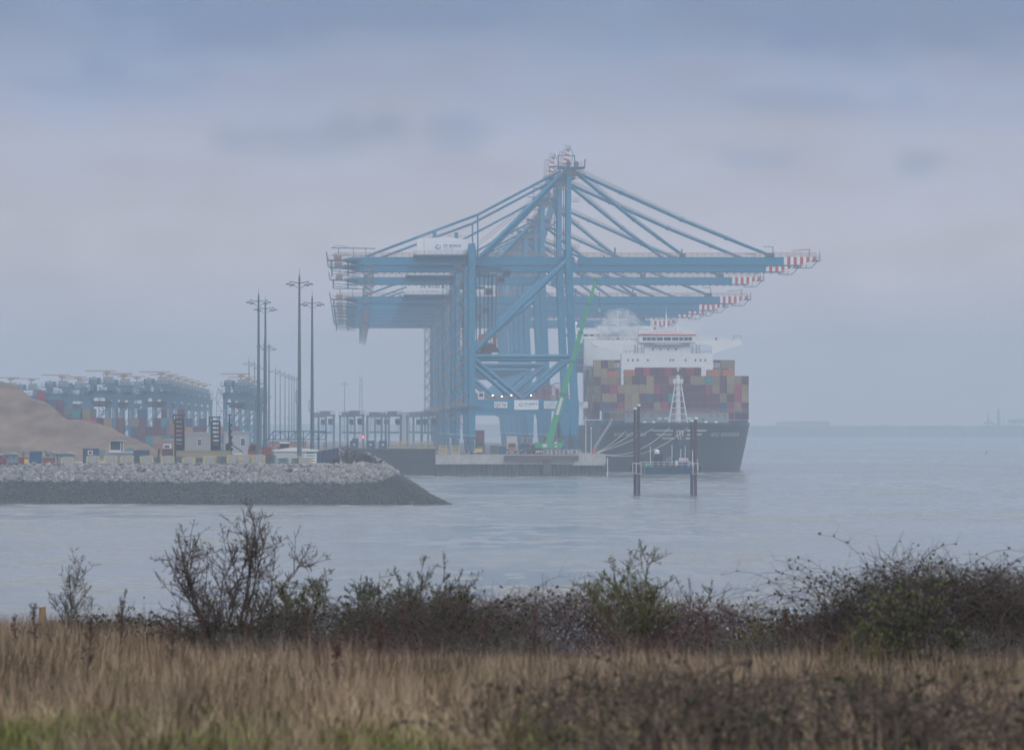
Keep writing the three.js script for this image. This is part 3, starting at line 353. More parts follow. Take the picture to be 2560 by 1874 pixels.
// ---------------------------------------------------------------- container ship at the berth
const SHIP_X = 73.5, BOW_L = 165, DECK = 16;
const hullStem = (y) => 8 * Math.pow(1 - clamp(y / DECK, 0, 1), 1.25);
function halfBreadth(s, y) { const v = clamp(y / DECK, 0, 1), u = clamp((s - hullStem(y)) / lerp(100, 40, v), 0, 1); return 25.6 * Math.pow(1 - Math.pow(1 - u, lerp(1.75, 2.3, v)), lerp(1.1, 0.8, v)); }
const hullMat = mat(0.012, 0.022, 0.04, 0.5);
function hullGeo(len) {
  const st = []; for (let k = 0; k <= 46; k++) st.push(Math.pow(k / 46, 1.8) * 118); st.push(200, len); const ys = []; for (let j = 0; j <= 16; j++) ys.push(-2 + (DECK + 2) * j / 16);
  const pos = [], idx = [], W = ys.length; for (const side of [-1, 1]) { const b = pos.length / 3; for (const q of st) for (const y of ys) { const s = Math.max(q, 0) + (q < 118 ? hullStem(y) * (1 - q / 118) : 0); pos.push(side * halfBreadth(s, y), y, -s); } for (let i = 0; i + 1 < st.length; i++) for (let j = 0; j + 1 < W; j++) { const a = b + i * W + j, c = a + W; if (side > 0) idx.push(a, c, a + 1, a + 1, c, c + 1); else idx.push(a, a + 1, c, a + 1, c + 1, c); } }
  const lastP = pos.length / 3; const top = []; for (const q of st) { const s = q; const h = halfBreadth(s, DECK); top.push([h, s]); } const b = pos.length / 3; for (const [h, s] of top) pos.push(-h, DECK - 0.01, -s, h, DECK - 0.01, -s); for (let i = 0; i + 1 < top.length; i++) { const a = b + i * 2; idx.push(a, a + 1, a + 3, a, a + 3, a + 2); }
  const g = new THREE.BufferGeometry(); g.setAttribute('position', new THREE.Float32BufferAttribute(pos, 3)); g.setIndex(idx); g.computeVertexNormals(); return uvMetres(g, 'z', 'y');
}
const boxColours = { K: [0.40, 0.30, 0.155], M: [0.145, 0.02, 0.045], P: [0.40, 0.03, 0.10], T: [0.03, 0.33, 0.36], B: [0.015, 0.09, 0.2], O: [0.56, 0.155, 0.065], G: [0.16, 0.17, 0.18], W: [0.5, 0.52, 0.54] };
const boxNames = { K: 'tan', M: 'maroon', P: 'crimson', T: 'teal', B: 'dark blue', O: 'orange', G: 'grey', W: 'white' };
const boxMats = {}; const boxMat = (k, v) => boxMats[k + v] ??= mat(...boxColours[k].map((c) => c * [0.82, 1, 1.16, 0.93][v]), 0.62, { map: mapped(mottleMap, 0.16, 0.16) });
function boxGeo(w, h, l) { // corner posts and rails proud of the end and side panels
  const s = S().box(-w / 2 + 0.06, w / 2 - 0.06, 0.12, h - 0.08, -l + 0.08, -0.07); for (const x of [-1, 1]) { for (const z of [-0.08, -l + 0.08]) s.box(x * w / 2, x * (w / 2 - 0.16), 0, h, z - 0.08, z + 0.08); s.box(x * w / 2, x * (w / 2 - 0.1), 0, 0.16, -l + 0.161, -0.161).box(x * w / 2, x * (w / 2 - 0.1), h - 0.12, h, -l + 0.161, -0.161); }
  s.box(-w / 2 + 0.161, w / 2 - 0.161, 0, 0.16, -0.16, 0).box(-w / 2 + 0.161, w / 2 - 0.161, h - 0.12, h, -0.16, 0); for (const x of [-0.75, -0.35, 0.35, 0.75]) s.box(x - 0.03, x + 0.03, 0.2, h - 0.15, -0.07, -0.02);
  return uvMetres(s.geo(), 'x', 'y'); }
const box40 = boxGeo(2.46, 3.0, 12.19), box20 = boxGeo(2.44, 2.59, 6.06);
function placeBox(k, geo, p, turn, label, group, rnd) { const o = putMesh('shipping_container', geo, boxMat(k, Math.floor(rnd() * 4))); o.position.copy(p); o.rotation.y = turn; return tag(o, label, 'container', group); }
{
  const rnd = seeded(77), ship = quayThing('container_ship', 'large dark blue container ship moored bow-on at the quay', 'ship', undefined, SHIP_X, BOW_L, 0), SP = (x, y, s) => Q(SHIP_X + x, y, BOW_L + s), W = M.white;
  const hull = putMesh('hull', hullGeo(366), hullMat, ship);
  { // painted name and emblem on the flare of the bow
    const x0 = -23.4, x1 = 23.4, y0 = 9.9, y1 = 15.1, tex = print(x1 - x0, y1 - y0, (c, w, h) => {
      const X = (m) => (m - x0) / (x1 - x0) * w, Y = (m) => (y1 - m) / (y1 - y0) * h, u = w / (x1 - x0);
      c.fillStyle = 'rgb(28,41,56)'; c.fillRect(0, 0, w, h); c.fillStyle = '#dcd3ca';
      const bars = [[14.45, 13.8, 9.7, 2.4], [13.1, 12.45, 8.1, 2.6], [11.8, 11.15, 6.2, 2.1]];
      for (const [a, b, o, i] of bars) for (const s of [-1, 1]) { c.beginPath(); c.moveTo(X(s * o), Y(a)); c.lineTo(X(s * i), Y(a)); c.lineTo(X(s * (i - 0.1)), Y(b)); c.lineTo(X(s * (o - 0.75)), Y(b)); c.fill(); }
      c.font = `bold ${u * 3.0}px sans-serif`; c.textAlign = 'center'; c.fillText('m', X(0), Y(12.62), u * 2.9); c.fillRect(X(-1.75), Y(12.5), u * 3.5, u * 0.14); c.font = `bold ${u * 1.75}px sans-serif`; c.fillText('SC', X(0), Y(11.15), u * 2.7);
      c.font = `bold ${u * 1.9}px sans-serif`; c.fillStyle = '#d9d3cd';
      for (const x of [-16.4, 16.2]) { c.save(); c.translate(X(x), Y(12.1)); c.transform(1, 0, -0.22, 1, 0, 0); c.fillText('MSC RAVENNA', 0, 0, u * 10.6); c.restore(); }
    }, 2048);
    const nx = 180, ny = 16, pos = [], uv = [], idx = []; for (let i = 0; i <= nx; i++) for (let j = 0; j <= ny; j++) { const x = lerp(x0, x1, i / nx), y = lerp(y0, y1, j / ny); let a = hullStem(y), b = 120; for (let k = 0; k < 40; k++) { const m = (a + b) / 2; if (halfBreadth(m, y) < Math.abs(x)) a = m; else b = m; } pos.push(x * 1.004, y, -a + 0.32 + (Math.abs(x) < 1.2 ? 0.12 : 0)); uv.push(i / nx, j / ny); }
    for (let i = 0; i < nx; i++) for (let j = 0; j < ny; j++) { const a = i * (ny + 1) + j, c = a + ny + 1; idx.push(a, c, a + 1, a + 1, c, c + 1); }
    const g = new THREE.BufferGeometry(); g.setAttribute('position', new THREE.Float32BufferAttribute(pos, 3)); g.setAttribute('uv', new THREE.Float32BufferAttribute(uv, 2)); g.setIndex(idx); g.computeVertexNormals(); putMesh('bow_lettering', g, new THREE.MeshStandardMaterial({ map: tex, roughness: 0.5 }), hull).userData.label = 'painted ship name and winged emblem on the bow';
  }
  // bulwark, forecastle breakwater and deck fittings
  const bw = S(), ed = []; for (let k = 0; k <= 40; k++) { const s = Math.pow(k / 40, 1.6) * 60; ed.push([halfBreadth(s, DECK), s]); } for (const sd of [-1, 1]) for (let i = 0; i + 1 < ed.length; i++) if (i < 30) bw.beam(V(sd * ed[i][0], DECK + 0.42, -ed[i][1]), V(sd * ed[i + 1][0], DECK + 0.42, -ed[i + 1][1]), 0.2, 0.85); bw.build('bulwark', hullMat, hull);
  const fb = S().box(-17.9, 17.9, DECK, DECK + 4.1, -27.6, -27).build('breakwater', M.steel, ship); S().box(-18, 18, DECK + 4.12, DECK + 4.32, -27.7, -26.9).build('breakwater_trim', M.red, fb);
  for (const x of [-16.6, -14, -11.6, -8.6, 1.6, 9, 11.8, 14.2, 16.6]) S().wheel(x, DECK + (Math.abs(x) % 3 > 1.5 ? 3.2 : 1.9), -26.98, 0.42, 0.12, 'z', 12).build('drain_port', M.craneDark, fb);
  const wn = S(); for (const [x, w] of [[-6.2, 1.6], [-3.8, 1.3], [4.2, 1.4], [6.4, 1.6]]) { const q = S().wheel(x, DECK + 1.5, -20, 1.2, w, 'x', 14).box(x - w, x + w, DECK, DECK + 0.8, -21.5, -18.5).build('mooring_winch', M.steel, ship); }
  for (const x of [-11.5, -8.5, 9.5, 13]) S().add(new THREE.SphereGeometry(0.6, 10, 6), x, DECK + 0.7, -14).box(x - 0.3, x + 0.3, DECK, DECK + 0.5, -14.3, -13.7).build('vent_mushroom', W, ship);
  // foremast
  const fm = S().bar(V(0, DECK, -16), V(0, DECK + 16.6, -16), 0.95, 12, 0.6).build('foremast', W, ship); for (const sd of [-1, 1]) S().bar(V(sd * 3.3, DECK, -15), V(sd * 1.0, DECK + 14.2, -15.6), 0.28, 8, 0.2).build('mast_leg', W, fm);
  for (let k = 0; k < 6; k++) { const y = DECK + 1.6 + k * 2.15, x = 3.3 - 2.3 * (y - DECK) / 14.2; S().bar(V(-x, y, -15.1), V(x, y, -15.1), 0.15, 6).build('mast_rung', W, fm); }
  S().box(-1.7, 1.7, DECK + 14.2, DECK + 14.45, -17.2, -14.8).rail([V(-1.7, DECK + 14.45, -14.9), V(1.7, DECK + 14.45, -14.9)], 1.1, 0.07, 0.8).box(-1.6, -0.8, DECK + 14.5, DECK + 15.8, -16, -15.2).box(0.8, 1.6, DECK + 14.5, DECK + 15.8, -16, -15.2).build('mast_platform', W, fm);
  S().bar(V(0, DECK + 16.6, -16), V(0, DECK + 20.6, -16), 0.34, 8, 0.12).box(-0.9, 0.9, DECK + 16.7, DECK + 16.95, -16.6, -15.4).box(-0.9, 0.9, DECK + 19.2, DECK + 19.4, -16.2, -15.8).build('mast_top', W, fm); S().box(-0.4, 0.4, DECK + 17.4, DECK + 18.3, -15.6, -15.2).build('mast_light', M.black, fm);
  // bridge house
  const bh = S().box(-16.2, 16.2, 16.1, 41.3, -122, -110).build('deckhouse', W, ship); for (const x of [-13.9, -12.2, -10.5, -6.9, 1.1, 2.1, 6.5, 10, 11.8, 13.5]) S().rbox(0.55, 0.8, 0.08, x, 39.05, -109.99).build('porthole', M.glass, bh);
  S().box(-16.3, 16.3, 35.2, 35.3, -110.02, -109.9).build('deck_seam', M.offwhite, bh);
  const md = S().box(-8.2, 8.2, 41.32, 45.0, -121, -110.4).build('upper_deckhouse', W, ship); for (const x of [-5.1, -2.4, 0.4, 3.1]) S().rbox(0.5, 0.75, 0.08, x, 42.9, -110.38).build('porthole', M.glass, md);
  S().prism([[-5.2, 44.6], [5.2, 44.6], [4.4, 45], [-4.4, 45]], -110.3, -108.6).build('wheelhouse_ledge', M.offwhite, md);
  const wh = S().box(-10, 10, 45.02, 48.0, -119, -108.6).build('wheelhouse', W, ship); S().box(-10.15, 10.15, 47.75, 48.15, -119.1, -108.4).build('roof_band', M.red, wh); S().box(-9.9, 9.9, 45.1, 45.35, -108.58, -108.5).build('lower_band', M.steel, wh);
  [[-8.1, 1.2], [-6.6, 1.3], [-4.9, 1.5], [-2.75, 2.1], [0, 2.55], [2.75, 2.1], [4.9, 1.4], [6.6, 1.3], [8.1, 1.2]].forEach(([x, w]) => S().prism([[x - w / 2, 46.0], [x + w / 2, 46.0], [x + w / 2 + 0.06, 47.15], [x - w / 2 - 0.06, 47.15]], -108.58, -108.5).build('bridge_window', M.glass, wh));
  for (const sd of [-1, 1]) {
    const f = (p) => (sd > 0 ? p : p.map(([x, y]) => [-x, y]).reverse()), wg = S().prism(f([[10.05, 44.5], [15.2, 44.5], [15.7, 44.1], [15.9, 41.4], [16.6, 41.4], [26.5, 44.5], [26.5, 46.2], [10.05, 46.2]]), -114, -110.6).build('bridge_wing', W, ship);
    S().rail([V(sd * 10.3, 46.2, -110.7), V(sd * 20, 46.2, -110.7)], 1.0, 0.05, 1.6).build('railing', W, wg); if (sd > 0) S().bar(V(23.6, 46.2, -111), V(23.6, 47.6, -111), 0.1, 5).bar(V(26.3, 46.2, -111), V(26.3, 47.6, -111), 0.1, 5).bar(V(23.5, 47.6, -111), V(26.4, 47.6, -111), 0.12, 5).build('wing_light_frame', M.steel, wg); S().box(sd * 17.1, sd * 17.7, 46.2, 47, -111.2, -110.6).build('wing_lamp', M.black, wg);
    const op = S(); for (const x of [9, 10.4, 11.4]) op.bar(V(sd * x, 41.4, -112), V(sd * x, 44.5, -112), 0.16, 5); op.bar(V(sd * 8.3, 43, -112), V(sd * 11.4, 43, -112), 0.1, 5).rail([V(sd * 8.3, 41.35, -110.6), V(sd * 15.6, 41.35, -110.6)], 1.0, 0.06, 1.3).build('side_deck_frame', M.steel, wg);
    const bl = S().box(sd * 16.3, sd * 18.6, 36.6, 36.8, -114, -110.2).rail([V(sd * 16.3, 36.8, -110.3), V(sd * 18.6, 36.8, -110.3)], 1.1, 0.09, 1).build('side_balcony', W, bh);
  }
  const rt = S().rail([V(-10, 48.15, -108.6), V(10, 48.15, -108.6)], 1.1, 0.05, 1.3).build('railing', W, wh);
  S().bar(V(-0.3, 48.2, -113), V(-0.3, 56, -113), 0.34, 8, 0.16).bar(V(-1.2, 53.2, -113), V(0.8, 53.2, -113), 0.1, 5).bar(V(-0.3, 56, -113), V(-0.3, 58.4, -113), 0.05, 4).build('radar_mast', W, wh); S().bar(V(-3.1, 48.2, -112), V(-3.1, 53, -112), 0.24, 6).box(-4.9, -1.2, 53, 53.3, -112.2, -111.8).build('radar_scanner', W, wh); S().bar(V(-5.7, 48.2, -112), V(-5.7, 53, -112), 0.24, 6).add(new THREE.SphereGeometry(0.45, 8, 6), -5.7, 53.2, -112).build('antenna', W, wh); S().bar(V(5.2, 48.2, -112), V(5.2, 53.6, -112), 0.22, 6).bar(V(4.2, 52.4, -112), V(6, 52.4, -112), 0.08, 4).build('antenna', W, wh); S().bar(V(3.6, 48.2, -112), V(3.6, 52.6, -112), 0.16, 6).build('antenna', W, wh);
  S().box(-5.5, 5.6, 48.2, 49.5, -117, -110.4).box(-5, -3.3, 49.5, 51, -116, -112).box(3.2, 5, 49.5, 51.2, -116, -112).box(-2.6, 2.4, 49.5, 50.6, -115, -111).build('compass_deck_house', M.offwhite, wh); S().wheel(-4.3, 50.3, -111.9, 0.4, 0.2, 'z', 12).build('searchlight', M.black, wh); for (const x of [-9.8, 9.9]) S().bar(V(x, 48.15, -108.8), V(x, 51, -108.8), 0.07, 4).build('whip_antenna', W, wh);
  for (const [x, y, w] of [[-2.9, 49.8, 1.3], [0.3, 49.7, 1.4]]) S().box(x - w, x + w, y - 0.5, y + 0.4, -110.38, -110.3).build('life_raft_rack', M.offwhite, wh);
  // funnel casing aft
  S().box(-6, 6, 16.1, 46, -266, -254).build('funnel_casing', W, ship); S().box(-5, 5, 46.02, 50, -264, -256).build('funnel', M.navy, ship);
  // deck cargo: the foremost bay, from the starboard edge inwards
  const rows = ['MKKMKTKKMKKMMKMMKMKM', 'KPKMKPMMMKMMPKKKKKPM', 'KPMKMMMMMMTMMBMKKMKK', 'MKPBMMMMMMMPKMMKKPMB', 'MMPMKMMKMMKMMKMMMKKB'], ord = (n) => ordinals[n];
  rows.forEach((r, t) => [...r].forEach((k, c) => { if (t === 0 && (c === 17 || c === 19)) return; const p = SP(24.0 - c * 2.527 + 0.02 * ((c * 7) % 3), 29.98 - t * 3.03, 35 + ((c * 5 + t * 3) % 4) * 0.06); placeBox(k, box40, p, TURN, `${boxNames[k]} container, ship's foremost bay, ${ord(t)} tier down, ${ord(c)} from the water side`, 'containers on the foremost bay', rnd); }));
  // second bay stands two tiers higher in the middle
  [...'MPMMPMMPM'].forEach((k, c) => placeBox(k, box40, SP(8.2 - c * 2.527, 33.0, 50), TURN, `${boxNames[k]} container in the raised row before the deckhouse, ${ord(c)} from the water side`, 'containers on the second bay', rnd));
  for (const [x, y, k, w] of [[13.5, 31.0, 'O', 'beside the mast top'], [18.9, 31.0, 'O', 'next to a teal one'], [-15.4, 31.0, 'O', 'left of the raised row'], [-21.0, 30.6, 'O', 'tall and alone beside the gap']]) { const o = putMesh('open_frame_container', boxGeo(3.6, 4.2, 12.19), boxMat(k, 2)); o.position.copy(SP(x, y, 50)); o.rotation.y = TURN; tag(o, `orange open-frame container on the ship's second bay, ${w}`, 'container', 'orange containers on the second bay'); }
  // bays abaft the bridge
  const side = ['KKMKMKKM', 'KMKMKBMK', 'MKKMKKMM'];
  for (let t = 0; t < 3; t++) [...'KMKK'].forEach((_, c) => { const k = side[t][c]; placeBox(k, box40, SP(24 - c * 2.527, 36.3 - t * 3.03, 136), TURN, `${boxNames[k]} container behind the water-side bridge wing, ${ord(t)} tier down, ${ord(c)} from the edge`, 'containers abaft the bridge', rnd); });
  for (let t = 0; t < 6; t++) for (let c = 0; c < 5; c++) { const k = 'KMKMBKKMTKMKKMMKBKMKKMMKKMKMBK'[t * 5 + c]; placeBox(k, box40, SP(-24 + c * 2.527, 36.3 - t * 3.03, 136 + (c % 3) * 0.1), TURN, `${boxNames[k]} container behind the quay-side bridge wing, ${ord(t)} tier down, ${ord(c)} from the edge`, 'containers abaft the bridge', rnd); }
  for (let b = 1; b < 9; b++) for (let t = 0; t < 6; t++) { const k = 'KMGMKBKMMK'[(b * 3 + t * 7) % 10]; if ((b * 5 + t) % 7 === 0 && t < 2) continue; placeBox(k, box40, SP(-24, 33.3 - t * 3.03 - (b % 3) * 0.01, 136 + b * 14.6), TURN, `${boxNames[k]} container, ship's quay side, ${ord(t)} tier down, ${ord(b)} bay behind the bridge`, 'containers along the quay side', rnd); }
  // lashing bridges and hatch coamings under the boxes
  S().box(-25, 25, DECK, DECK + 1.75, -75, -36).build('hatch_coaming', M.craneDark, ship); S().box(-25, 25, DECK, DECK + 1.75, -262, -136).build('hatch_coaming', M.craneDark, ship);
  const lb = S(); for (let x = -25.2; x < 25.3; x += 2.527 * 2) lb.box(x - 0.12, x + 0.12, DECK, DECK + 4.6, -34.4, -34.1); lb.box(-25.3, 25.3, DECK + 4.4, DECK + 4.6, -34.4, -33.6); lb.rail([V(-25.2, DECK + 4.6, -33.7), V(25.2, DECK + 4.6, -33.7)], 1.0, 0.05, 2.5); lb.build('lashing_bridge', M.steel, ship);
  // mooring lines to the quay end
  const bol = Q(39.2, QUAY_Y + 0.5, -23); [[-9, 14.9, 4, 1.6], [-3.4, 15.2, 1.0, 7], [2.6, 15.2, 0.6, 8], [-14, 14.6, 9, 1.2], [-18, 14, 15, 1.0]].forEach(([x, y, s, sag], i) => { const a = SP(x, y, s - 1.2), pts = []; for (let k = 0; k <= 20; k++) { const f = k / 20, p = a.clone().lerp(bol, f); p.y -= sag * 4 * f * (1 - f) * 0.55; pts.push(p); } const g = new THREE.TubeGeometry(new THREE.CatmullRomCurve3(pts), 24, 0.075, 5); tag(putMesh('mooring_line', g, mat(0.6, 0.57, 0.52, 0.8)), ['pale mooring rope from the bow, highest and straightest', 'pale mooring rope sagging low towards the emblem on the bow', 'pale mooring rope ending right of the bow emblem, sagging lowest', 'pale mooring rope running below the painted ship name', 'short pale mooring rope nearest the quay'][i], 'rope', 'mooring ropes at the bow'); });
}
{ // second ship berthed behind, mostly hidden
  const W = M.white, t = quayThing('container_ship', 'white superstructure of another container ship berthed behind the first', 'ship', undefined, SHIP_X, 580, 0);
  putMesh('hull', hullGeo(300), hullMat, t); const h = S().box(-18, 18, DECK, 51, -112, -100).build('deckhouse', W, t); S().box(-27, 27, 51.02, 54.2, -112, -99.4).build('bridge', W, t); S().box(-12, 12, 54.22, 56.2, -110, -100).build('wheelhouse', W, t);
  for (let k = 0; k < 9; k++) S().rbox(2.0, 0.9, 0.1, -24.6 + k * 2.5, 52.4, -99.36).build('bridge_window', M.glass, t); S().rail([V(-27, 54.2, -99.6), V(27, 54.2, -99.6)], 1.1, 0.09, 2).build('railing', W, t); S().bar(V(-21, 54.2, -104), V(-21, 57, -104), 0.2, 6).add(new THREE.SphereGeometry(0.7, 8, 6), -21, 57.2, -104).build('satellite_dome', W, t); S().bar(V(-4, 56.2, -104), V(-4, 62.6, -104), 0.25, 6).box(-8.5, 0.5, 62.5, 62.8, -104.2, -103.8).build('radar_mast', W, t); S().box(-17.8, -10.6, 40, 50.5, -99.9, -97).build('lift_trunk', W, t);
  const rnd = seeded(5), P = (x, y, s) => Q(SHIP_X + x, y, 580 + s); [['T', 46.2], ['T', 43.2], ['B', 40.2], ['B', 37.2]].forEach(([k, y], i) => placeBox(k, boxGeo(3.8, 2.9, 12), P(-20.4, y, 84), TURN, `${boxNames[k]} container before the second ship's bridge, ${ordinals[i]} from the top`, 'containers on the second ship', rnd));
}
{ // exhaust smoke drifting from behind the bridge
  const c = at(1552, 822, 2960), R = 16, res = 44, mc = new MarchingCubes(res, M.white, false, false, 60000), shells = [0, 1.1, 2.1];
  const blobs = [[1608, 822, 1.6], [1598, 817, 2.2], [1586, 812, 2.8], [1572, 806, 3.4], [1556, 802, 3.9], [1540, 800, 3.8], [1528, 794, 2.8], [1562, 794, 2.6], [1574, 822, 3.6], [1552, 824, 4.4], [1530, 822, 4.2], [1514, 830, 3.6], [1538, 842, 4.0], [1560, 844, 3.6], [1580, 838, 3.0], [1500, 842, 2.6], [1518, 806, 2.4], [1548, 788, 2.2], [1532, 783, 1.6], [1490, 850, 2.4], [1590, 830, 2.6]].map(([px, py, r]) => { const p = at(px, py, 2960).sub(c); p.z = (r * 7919 % 5) - 2.5; return [p, r]; });
  shells.forEach((inset, k) => {
    const f = mc.field; let n = 0; for (let z = 0; z < res; z++) for (let y = 0; y < res; y++) for (let x = 0; x < res; x++, n++) { const p = V((x / (res / 2) - 1) * R, (y / (res / 2) - 1) * R, (z / (res / 2) - 1) * R); let d = 1e9; for (const [b, r] of blobs) { const q = p.distanceTo(b) - r; const hh = clamp(0.5 + 0.5 * (d - q) / 1.2, 0, 1); d = lerp(d, q, hh) - 1.2 * hh * (1 - hh); } d += fbm(p.x * 0.33, p.y * 0.33, p.z * 0.33, 4) * 4.4 + inset + 0.4; f[n] = -d; }
    mc.isolation = 0; mc.update(); const g = new THREE.BufferGeometry(), cnt = mc.count; g.setAttribute('position', new THREE.BufferAttribute(mc.positionArray.slice(0, cnt * 3), 3)); g.setAttribute('normal', new THREE.BufferAttribute(mc.normalArray.slice(0, cnt * 3), 3)); g.scale(R, R, R); g.computeVertexNormals();
    const o = putMesh('exhaust_smoke', g, new THREE.MeshStandardMaterial({ color: rgb(0.75, 0.76, 0.78), roughness: 1, transparent: true, opacity: [0.16, 0.2, 0.24][k], depthWrite: false })); o.position.copy(c); tag(o, ['thin outer veil of pale smoke behind the ship bridge', 'pale smoke plume drifting from behind the ship bridge', 'thick core of the pale smoke plume by the bridge'][k], 'smoke', undefined, 'stuff');
  });
}
// ---------------------------------------------------------------- container yard
const yardRnd = seeded(404);
function rowThing(name, label, cat, group, px, d, y = 6.6) { return thing(name, label, cat, group, gx(px, d), y, -d, TURN); }
// stacking cranes: seen along the rows, 9.4 m long over the wheels, 30 m span away from us, 27 m high
function makeStacker(label) {
  const t = thing('stacking_crane', label, 'yard crane', 'automatic stacking cranes in the yard'), C = mat(0.05, 0.15, 0.24, 0.55), W = 9.4, H = 18.4;
  for (const z of [0, -30]) { for (const x of [0.7, W - 0.7]) { S().box(x - 0.55, x + 0.55, 1.6, H, z - 0.6, z + 0.6).build('leg', C, t); if (z === 0) S().rbox(0.5, 3.0, 0.06, x, 13.2, 0.73).build('number_plate', M.steel, t); }
    const b = S().box(-1.4, W + 1.4, 0.9, 1.9, z - 0.8, z + 0.8).build('sill', C, t); for (const x of [-0.4, 1.4, W - 1.4, W + 0.4]) S().wheel(x, 0.5, z, 0.5, 0.4, 'z', 10).build('wheel', M.rust, b); S().box(0, W, H, H + 2.2, z - 0.9, z + 0.9).build('end_beam', C, t);
    S().bar(V(1.3, 2.4, z), V(W - 1.3, 9.5, z), 0.22, 6).build('brace', C, t); S().bar(V(W - 1.3, 2.4, z), V(1.3, 9.5, z), 0.22, 6).build('brace', C, t); S().bar(V(1.3, 9.8, z), V(W - 1.3, 16.6, z), 0.16, 6).build('brace', C, t); }
  for (const x of [1.6, W - 1.6]) S().box(x - 0.7, x + 0.7, H + 2.21, H + 4.2, -33, 3).build('girder', C, t);
  const tr = S().box(-0.6, W + 0.6, H + 4.22, H + 4.6, -8, 0).box(0.6, 4.2, H + 4.6, H + 6.4, -6.5, -1).build('trolley', M.craneDark, t); S().box(5.2, 8.4, H + 4.62, H + 6.8, -6, -1.2).build('hoist_house', M.steel, tr); S().wheel(2.2, H + 5.6, -0.6, 1.2, 0.7, 'z', 14).build('hoist_drum', M.steel, tr);
  S().rail([V(-0.8, H + 4.6, 0.1), V(W + 0.8, H + 4.6, 0.1)], 1.1, 0.07, 1.4).rail([V(-1.8, H + 2.2, 1), V(W + 1.8, H + 2.2, 1)], 1.1, 0.07, 1.4).build('railing', M.craneDark, t); S().box(-1.9, W + 1.9, H + 2.0, H + 2.18, -2, 1.2).build('walkway', M.craneDark, t);
  S().bar(V(6.3, H + 6.8, -3), V(6.3, H + 8.6, -3), 0.26, 6).beam(V(-0.8, H + 8.6, -3), V(9.4, H + 8.6, -3), 0.35, 0.3).beam(V(5.2, H + 8.0, -3), V(7.6, H + 8.0, -3), 0.35, 0.6).build('service_jib', mat(0.3, 0.19, 0.12, 0.6), t);
  S().box(1.2, 8.4, H - 2.0, H - 1.2, -7, -1).box(2, 7.4, H - 3.0, H - 2.1, -6, -2).build('spreader', M.rust, t);
  const st = S(); for (let k = 0; k < 7; k++) st.box(-2.0, -0.1, 3 + k * 2.8, 3.12 + k * 2.8, -1, 0.6).beam(V(k % 2 ? -1.9 : -0.2, 3.1 + k * 2.8, 0), V(k % 2 ? -0.2 : -1.9, 5.9 + k * 2.8, 0), 0.5, 0.15); st.bar(V(-2, 2, 0.6), V(-2, H + 2, 0.6), 0.09, 4).build('stair', M.craneDark, t);
  return t;
}
{
  const first = makeStacker('grey-blue stacking crane rising beside the ladder-like dark mast, nearest of its row'); let used = false;
  const put = (px, d, label) => { const p = V(gx(px, d), 6.6, -d); if (!used) { used = true; first.position.copy(p); first.rotation.y = TURN; first.userData.label = label; } else copyOf(first, label, p.x, p.y, p.z, TURN); };
  // rows run away from us towards the vanishing point at pixel 870
  const row = (px0, d0, steps, gap, words) => { for (let k = 0; k < steps; k++) { const d = d0 + k * gap; put(870 - (870 - px0) * d0 / d, d, words(k)); } };
  row(354, 2690, 7, 135, (k) => k ? `stacking crane behind the dark ladder masts, ${ordinals[k]} of the long receding row` : 'nearest stacking crane of the long receding row behind the dark ladder masts');
  row(217, 2640, 2, 190, (k) => ['tall stacking crane rising out of the right shoulder of the spoil heap', 'stacking crane just behind the one on the heap shoulder'][k]); row(262, 2760, 2, 170, (k) => ['stacking crane with two crossing jibs above the spoil heap', 'stacking crane half hidden behind the crossing jibs'][k]);
  row(108, 2860, 2, 200, (k) => ['stacking crane over the middle slope of the spoil heap', 'stacking crane partly behind another over the middle of the heap'][k]); row(150, 2950, 1, 0, () => 'stacking crane with an orange jib above the heap slope'); row(35, 3060, 1, 0, () => 'stacking crane just clearing the steep part of the spoil heap'); row(-18, 3000, 1, 0, () => 'stacking crane at the left frame edge above the spoil heap');
  row(556, 2790, 4, 190, (k) => k ? `stacking crane among the light masts, ${ordinals[k]} of its short row` : 'stacking crane standing clear in front of the light masts');
}
{ // container stacks in the yard, ends and sides of 40 foot boxes
  const stacks = [[335, 2660, 4], [352, 2668, 5], [372, 2672, 3], [392, 2680, 4], [412, 2690, 5], [432, 2700, 4], [452, 2720, 5], [470, 2740, 4], [488, 2760, 3], [506, 2790, 4], [100, 2600, 7], [128, 2605, 6], [158, 2610, 6], [190, 2615, 5], [215, 2620, 5], [240, 2625, 5], [268, 2630, 4], [292, 2640, 4], [312, 2650, 4], [590, 2960, 3], [612, 2970, 2], [560, 2940, 3]];
  stacks.forEach(([px, d, n], i) => { for (let k = 0; k < n; k++) { const c = 'MBKMPMBGMKMMBTMO'[(i * 5 + k * 3) % 16]; const o = placeBox(c, box40, V(gx(px, d), 6.62 + k * 2.9, -d), TURN + (i % 3 === 0 && px < 320 ? Math.PI / 2 : 0), `${boxNames[c]} yard container, ${k ? ordinals[k] + ' up' : 'lowest'} in the ${ordinals[i % 25]} stack behind the spoil heap`, 'stacked containers in the yard', yardRnd); } });
}
